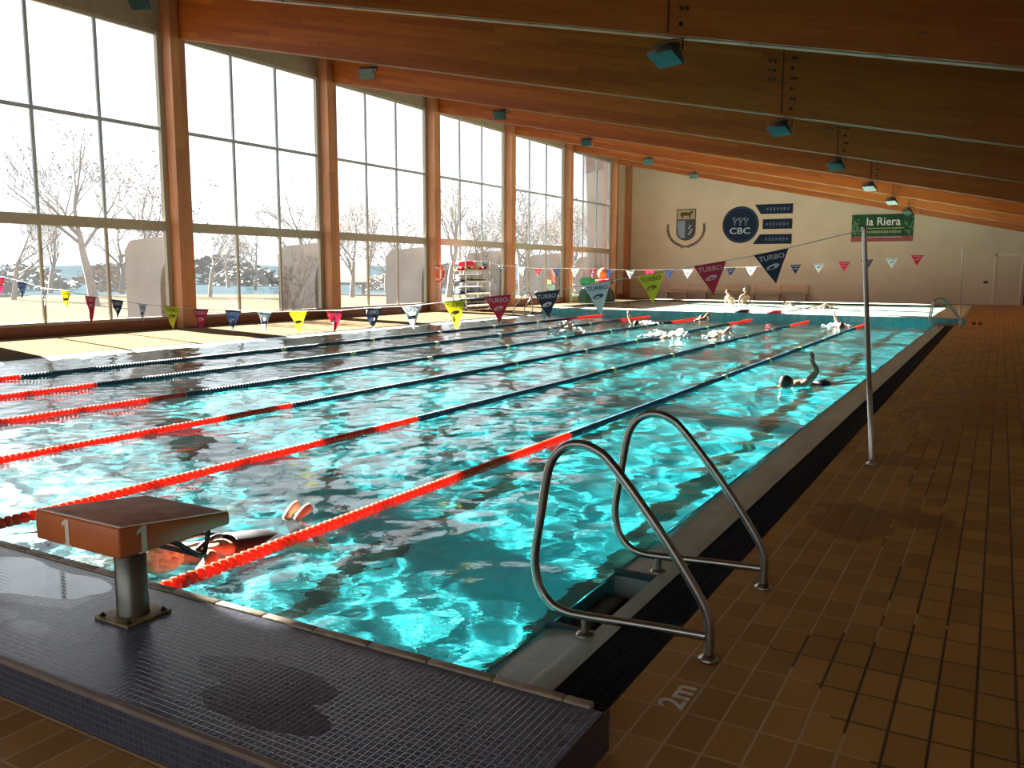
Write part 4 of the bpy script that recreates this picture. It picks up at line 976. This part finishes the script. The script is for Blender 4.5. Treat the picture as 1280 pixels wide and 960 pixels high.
# near swimmer: prone, arriving at the wall with the heels breaking the surface. local frame: world axes
def near_swimmer():
    o = empty('person', (-2.93, .62, WZ), 'swimmer in a dark strapped swimsuit floating prone behind the starting block, head towards the wall', 'person')
    J = [(V((.02, .62, -.08)), (.135, .095)), (V((.02, .42, -.035)), (.125, .085)), (V((.015, .24, -.002)), (.15, .085)), (V((.01, .12, .005)), (.105, .07)), (V((.005, .03, .015)), .052), (V((0, -.03, .03)), .055)]
    E = [(0, 1), (1, 2), (2, 3), (3, 4), (4, 5)]
    for s in (-1, 1):
        k = len(J); J += [(V((s*.16, .13, .012)), .058), (V((s*.22, -.06, -.05)), .047), (V((s*.21, -.19, -.075)), .040), (V((s*.15, -.36, -.055)), .028)]; E += [(3, k), (k, k+1), (k+1, k+2), (k+2, k+3)]
        hand(J, E, k+3, V((-s*.25, -1, .1)), V((0, .1, 1)), V((-s, -.1, 0)), 1.0, .35)
        k = len(J); J += [(V((s*.09+.02, .70, -.12)), .085), (V((s*.17, .96, -.34)), .066), (V((s*.16, 1.10, -.50)), .055), (V((s*.10, 1.09, -.28)), .052), (V((s*.05-.06, 1.04, -.06)), .034), (V((s*.05-.08, 1.02, .0)), .036), (V((s*.06-.10, 1.14, .045)), (.038, .024)), (V((s*.06-.12, 1.21, .045)), (.034, .016))]
        E += [(0, k)] + [(k+i, k+i+1) for i in range(7)]
    b = skin_body(J, E, 0, 2)
    Rh = RX(math.radians(-62)) @ RZ(PI); hc = V((0, -.10, .055))
    # face down and towards the wall
    Rh = Matrix(((1,0,0),(0,1,0),(0,0,1))); Rh = RX(math.radians(60)) @ RZ(PI)
    head(b, hc, Rh, 1.08); body = b.build('body', M['skin'], o)
    cap_shell(hc, Rh, 1.08, tuft=.10, seed=3).build('hair', simple('hair_light_brown', (.60, .45, .25), .6, var=.4, scale=30), o)
    sw = MB(); D = simple('swimsuit_dark', (.012, .012, .02), .5)
    for s in (-1, 1):
        sw.tube(smooth_path([(s*.105, .06, .083), (s*.085, .14, .103), (s*.05, .24, .104), (0, .33, .077)], 4), .016, 8)
        sw.tube(smooth_path([(s*.115, .065, .075), (s*.15, .10, .03), (s*.155, .18, -.02)], 4), .014, 8)
    N = 24; vs = []; fs = []
    for i in range(9):
        y = .30+.42*i/8; ce = V((.018, y, -.02-.065*(y-.3)/.42)); rx = .148+.02*math.sin(i*.4); rz = .100+.01*math.sin(i*.35)
        for k in range(N):
            a = 2*PI*k/N; dip = .10*max(0, math.sin(a))**2 if i == 0 else 0
            vs.append((ce.x+rx*math.cos(a), y+dip, ce.z+rz*math.sin(a)))
    for i in range(8):
        for k in range(N): fs.append((i*N+k, i*N+(k+1) % N, (i+1)*N+(k+1) % N, (i+1)*N+k))
    sw.add(vs, fs, True); sw.build('swimsuit', D, o); return o
near_swimmer()
def crawler(style, skin, capc, label, loc, rz, group='swimmers in the lanes', mirror=1, lift=0.0):
    """front crawl, heading local +x, z = 0 the water surface"""
    o = empty('person', (loc[0], loc[1], WZ+lift), label, 'person', group, rz); o.scale = (1, mirror, 1)
    J = [(V((-.80, 0, -.10)), (.12, .085)), (V((-.60, 0, -.07)), (.115, .08)), (V((-.40, 0, -.03)), (.14, .09)), (V((-.24, 0, -.01)), (.10, .07)), (V((-.12, 0, .0)), .05)]
    E = [(0, 1), (1, 2), (2, 3), (3, 4)]
    arms = {'high': ([(-.25, -.18, .05), (-.33, -.27, .22), (-.20, -.29, .36)], [(-.22, .17, -.04), (.06, .20, -.10), (.30, .18, -.14)], V((.25, -.1, 1))),
            'elbow': ([(-.25, -.17, .06), (-.36, -.34, .30), (-.10, -.40, .20)], [(-.22, .17, -.04), (.06, .20, -.10), (.30, .18, -.14)], V((.8, 0, -.5))),
            'entry': ([(-.22, -.17, .05), (.02, -.24, .22), (.24, -.22, .10)], [(-.24, .17, -.06), (-.28, .24, -.30), (-.40, .18, -.45)], V((1, 0, -.5)))}[style]
    for s, pts in ((-1, arms[0]), (1, arms[1])):
        m0, m1, m2 = V(pts[0]), V(pts[1]), V(pts[2]); k = len(J)
        J += [(m0, .066), (m0.lerp(m1, .55), .06), (m1, .05), (m1.lerp(m2, .3), .05), (m2, .034)]; E += [(3, k)]+[(k+i, k+i+1) for i in range(4)]
        d = arms[2] if s < 0 else V((1, 0, -.2)); hand(J, E, k+4, d, V((0, -1, .3)) if s < 0 else V((0, 0, 1)), V((1, 0, .2)) if abs(d.z) > .7 else V((0, -s, 0)), 1.05, .2)
    for s in (-1, 1):
        k = len(J); J += [(V((-.88, s*.09, -.12)), .085), (V((-1.22, s*.10, -.16-.05*s)), .06), (V((-1.62, s*.09, -.13+.07*s)), .037), (V((-1.70, s*.09, -.12+.07*s)), (.035, .03)), (V((-1.84, s*.09, -.11+.07*s)), (.036, .016))]; E += [(0, k)]+[(k+i, k+i+1) for i in range(4)]
    b = skin_body(J, E, 0, 1); hc = V((.02, 0, .035)); Rh = RZ(-PI/2) @ RX(math.radians(-50)); head(b, hc, Rh, 1.05)
    b.build('body', skin, o); cap_shell(hc, Rh, 1.07, seed=1).build('swim_cap' if capc else 'hair', simple('cap_%d' % len(bpy.data.materials), capc or (.02, .014, .01), .45), o)
    sw = MB(); sw.lathe([(.118, -.12), (.135, -.06), (.132, .05), (.122, .1)], (-.80, 0, -.10), 18, RY(PI/2)); sw.build('swim_trunks', simple('trunks_%d' % len(bpy.data.materials), (.02, .03, .06), .5), o); return o
def splash(loc, r, h, n, seed, label):
    rr = random.Random(seed); mb = MB()
    for i in range(n):
        a = rr.uniform(0, 2*PI); q = abs(rr.gauss(0, .5)); x = r[0]*q*math.cos(a); y = r[1]*q*math.sin(a); z = h*math.exp(-q*q*2)*rr.random()**1.3
        s = rr.uniform(.012, .05)*(1.2-z/h*.6); mb.ball((x, y, z-.005), (s*rr.uniform(.8, 1.7), s*rr.uniform(.8, 1.7), s*rr.uniform(.5, 1.0)), 6, RZ(rr.uniform(0, 3)))
    o = mb.build('splash', M['foam']); o.location = (*loc, WZ); return tag(o, label, 'splash', 'splashes', 'stuff')
M['foam'] = simple('white_water_foam', (.62, .66, .66), .3, var=.03)
crawler('high', M['skin_tan'], None, 'dark-haired swimmer with one raised forearm in the lane along the right edge', (-1.5, 10.6), math.radians(-118), mirror=-1, lift=.025)
crawler('elbow', M['skin'], (.75, .75, .75), 'swimmer with white cap in the big splash, left of the other crawl swimmers', (-9.0, 18.6), math.radians(-100))
crawler('high', M['skin'], None, 'swimmer with bright raised arm farther back in the window-side half of the pool', (-9.05, 23.6), math.radians(-75))
crawler('entry', M['skin'], (.7, .72, .7), 'swimmer behind low white splashes in the middle of the pool', (-6.35, 19.3), math.radians(80))
crawler('entry', M['skin'], (.75, .75, .75), 'swimmer with a pale cap right of the middle splashes', (-5.35, 20.4), math.radians(85))
crawler('high', M['skin'], None, 'pale swimmer near the far wall just left of the leaning post', (-3.1, 26.2), math.radians(-95))
splash((-9.35, 19.0), (.7, .6), .36, 170, 1, 'large white splash around the swimmer on the left')
splash((-6.75, 19.3), (.4, .35), .2, 80, 2, 'white splash at the left of the middle swimmer')
splash((-6.0, 19.1), (.36, .3), .26, 90, 3, 'white splash at the right of the middle swimmer')
splash((-5.4, 20.2), (.36, .3), .16, 60, 4, 'low white splash next to the pale-capped swimmer')
splash((-3.3, 26.5), (.5, .4), .16, 80, 5, 'low white splash near the far wall left of the leaning post')
splash((-8.9, 24.3), (.6, .5), .14, 80, 6, 'low white splash behind the raised arm on the window side')
def stander(skin, hairc, label, loc, rz, bend=0.0, deep=.0):
    """standing in the shallow teaching pool, feet on its floor at z = -.85"""
    o = empty('person', (loc[0], loc[1], -.85), label, 'person', 'people in the teaching pool', rz)
    def B(x, y, z):   # lean forward (towards +y) from the hips
        if z > .88: q = RX(-bend) @ V((x, y, z-.88)); return V((q.x, q.y, q.z+.88))
        return V((x, y, z))
    J = [(V((0, 0, .92)), (.15, .11)), (B(0, 0, 1.08), (.135, .10)), (B(0, 0, 1.28), (.165, .11)), (B(0, 0, 1.42), (.11, .08)), (B(0, .01, 1.52), .052)]
    E = [(0, 1), (1, 2), (2, 3), (3, 4)]
    for s in (-1, 1):
        k = len(J); J += [(B(s*.19, 0, 1.40), .06), (B(s*.26, .03, 1.12), .046), (B(s*.22, .16, .93), .030)]; E += [(3, k), (k, k+1), (k+1, k+2)]
        hand(J, E, k+2, B(s*.20, .25, .86)-B(s*.22, .16, .93), V((s, 0, 0)), V((0, .6, .6)), 1.0, .35)
        k = len(J); J += [(V((s*.09, 0, .86)), .09), (V((s*.10, .02, .48)), .062), (V((s*.10, 0, .09)), .042), (V((s*.10, .06, .035)), (.04, .03)), (V((s*.11, .17, .02)), (.042, .018))]; E += [(0, k)]+[(k+i, k+i+1) for i in range(4)]
    b = skin_body(J, E, 0, 1); hc = B(0, .03, 1.67); Rh = RX(-bend*.6); head(b, hc, Rh, 1.05); b.build('body', skin, o)
    cap_shell(hc, Rh, 1.06, tuft=.05, seed=2).build('hair', simple('hair_%d' % len(bpy.data.materials), hairc, .6), o)
    sw = MB(); sw.lathe([(.10, -.14), (.165, -.1), (.168, .02), (.155, .1)], (0, 0, .92), 18); sw.build('swim_trunks', simple('trunks_%d' % len(bpy.data.materials), (.02, .03, .05), .5), o); return o
stander(M['skin'], (.12, .07, .03), 'bather standing in the teaching pool, leaning forward with sunlit skin', (-10.3, 39.6), PI*.9, .5)
stander(M['skin_tan'], (.03, .02, .015), 'darker bather standing upright in the teaching pool beside the leaning one', (-9.75, 39.9), PI*1.1, .15)
def floater(loc, label, skin, hairc, rz, z):
    o = crawler('entry', skin, hairc, label, loc, rz, 'people in the teaching pool'); o.location.z = z; return o
floater((-7.1, 37.6), 'swimmer with a pale cap in the middle of the teaching pool', M['skin'], (.75, .75, .72), math.radians(-90), FARZ-.05)
floater((-5.2, 35.6), 'dark-haired swimmer at the right part of the teaching pool', M['skin_tan'], None, math.radians(10), FARZ-.05)
crawler('entry', M['skin_tan'], (.015, .015, .02), 'swimmer with a dark cap resting at the far wall of the main pool', (-8.3, 28.2), math.radians(95))
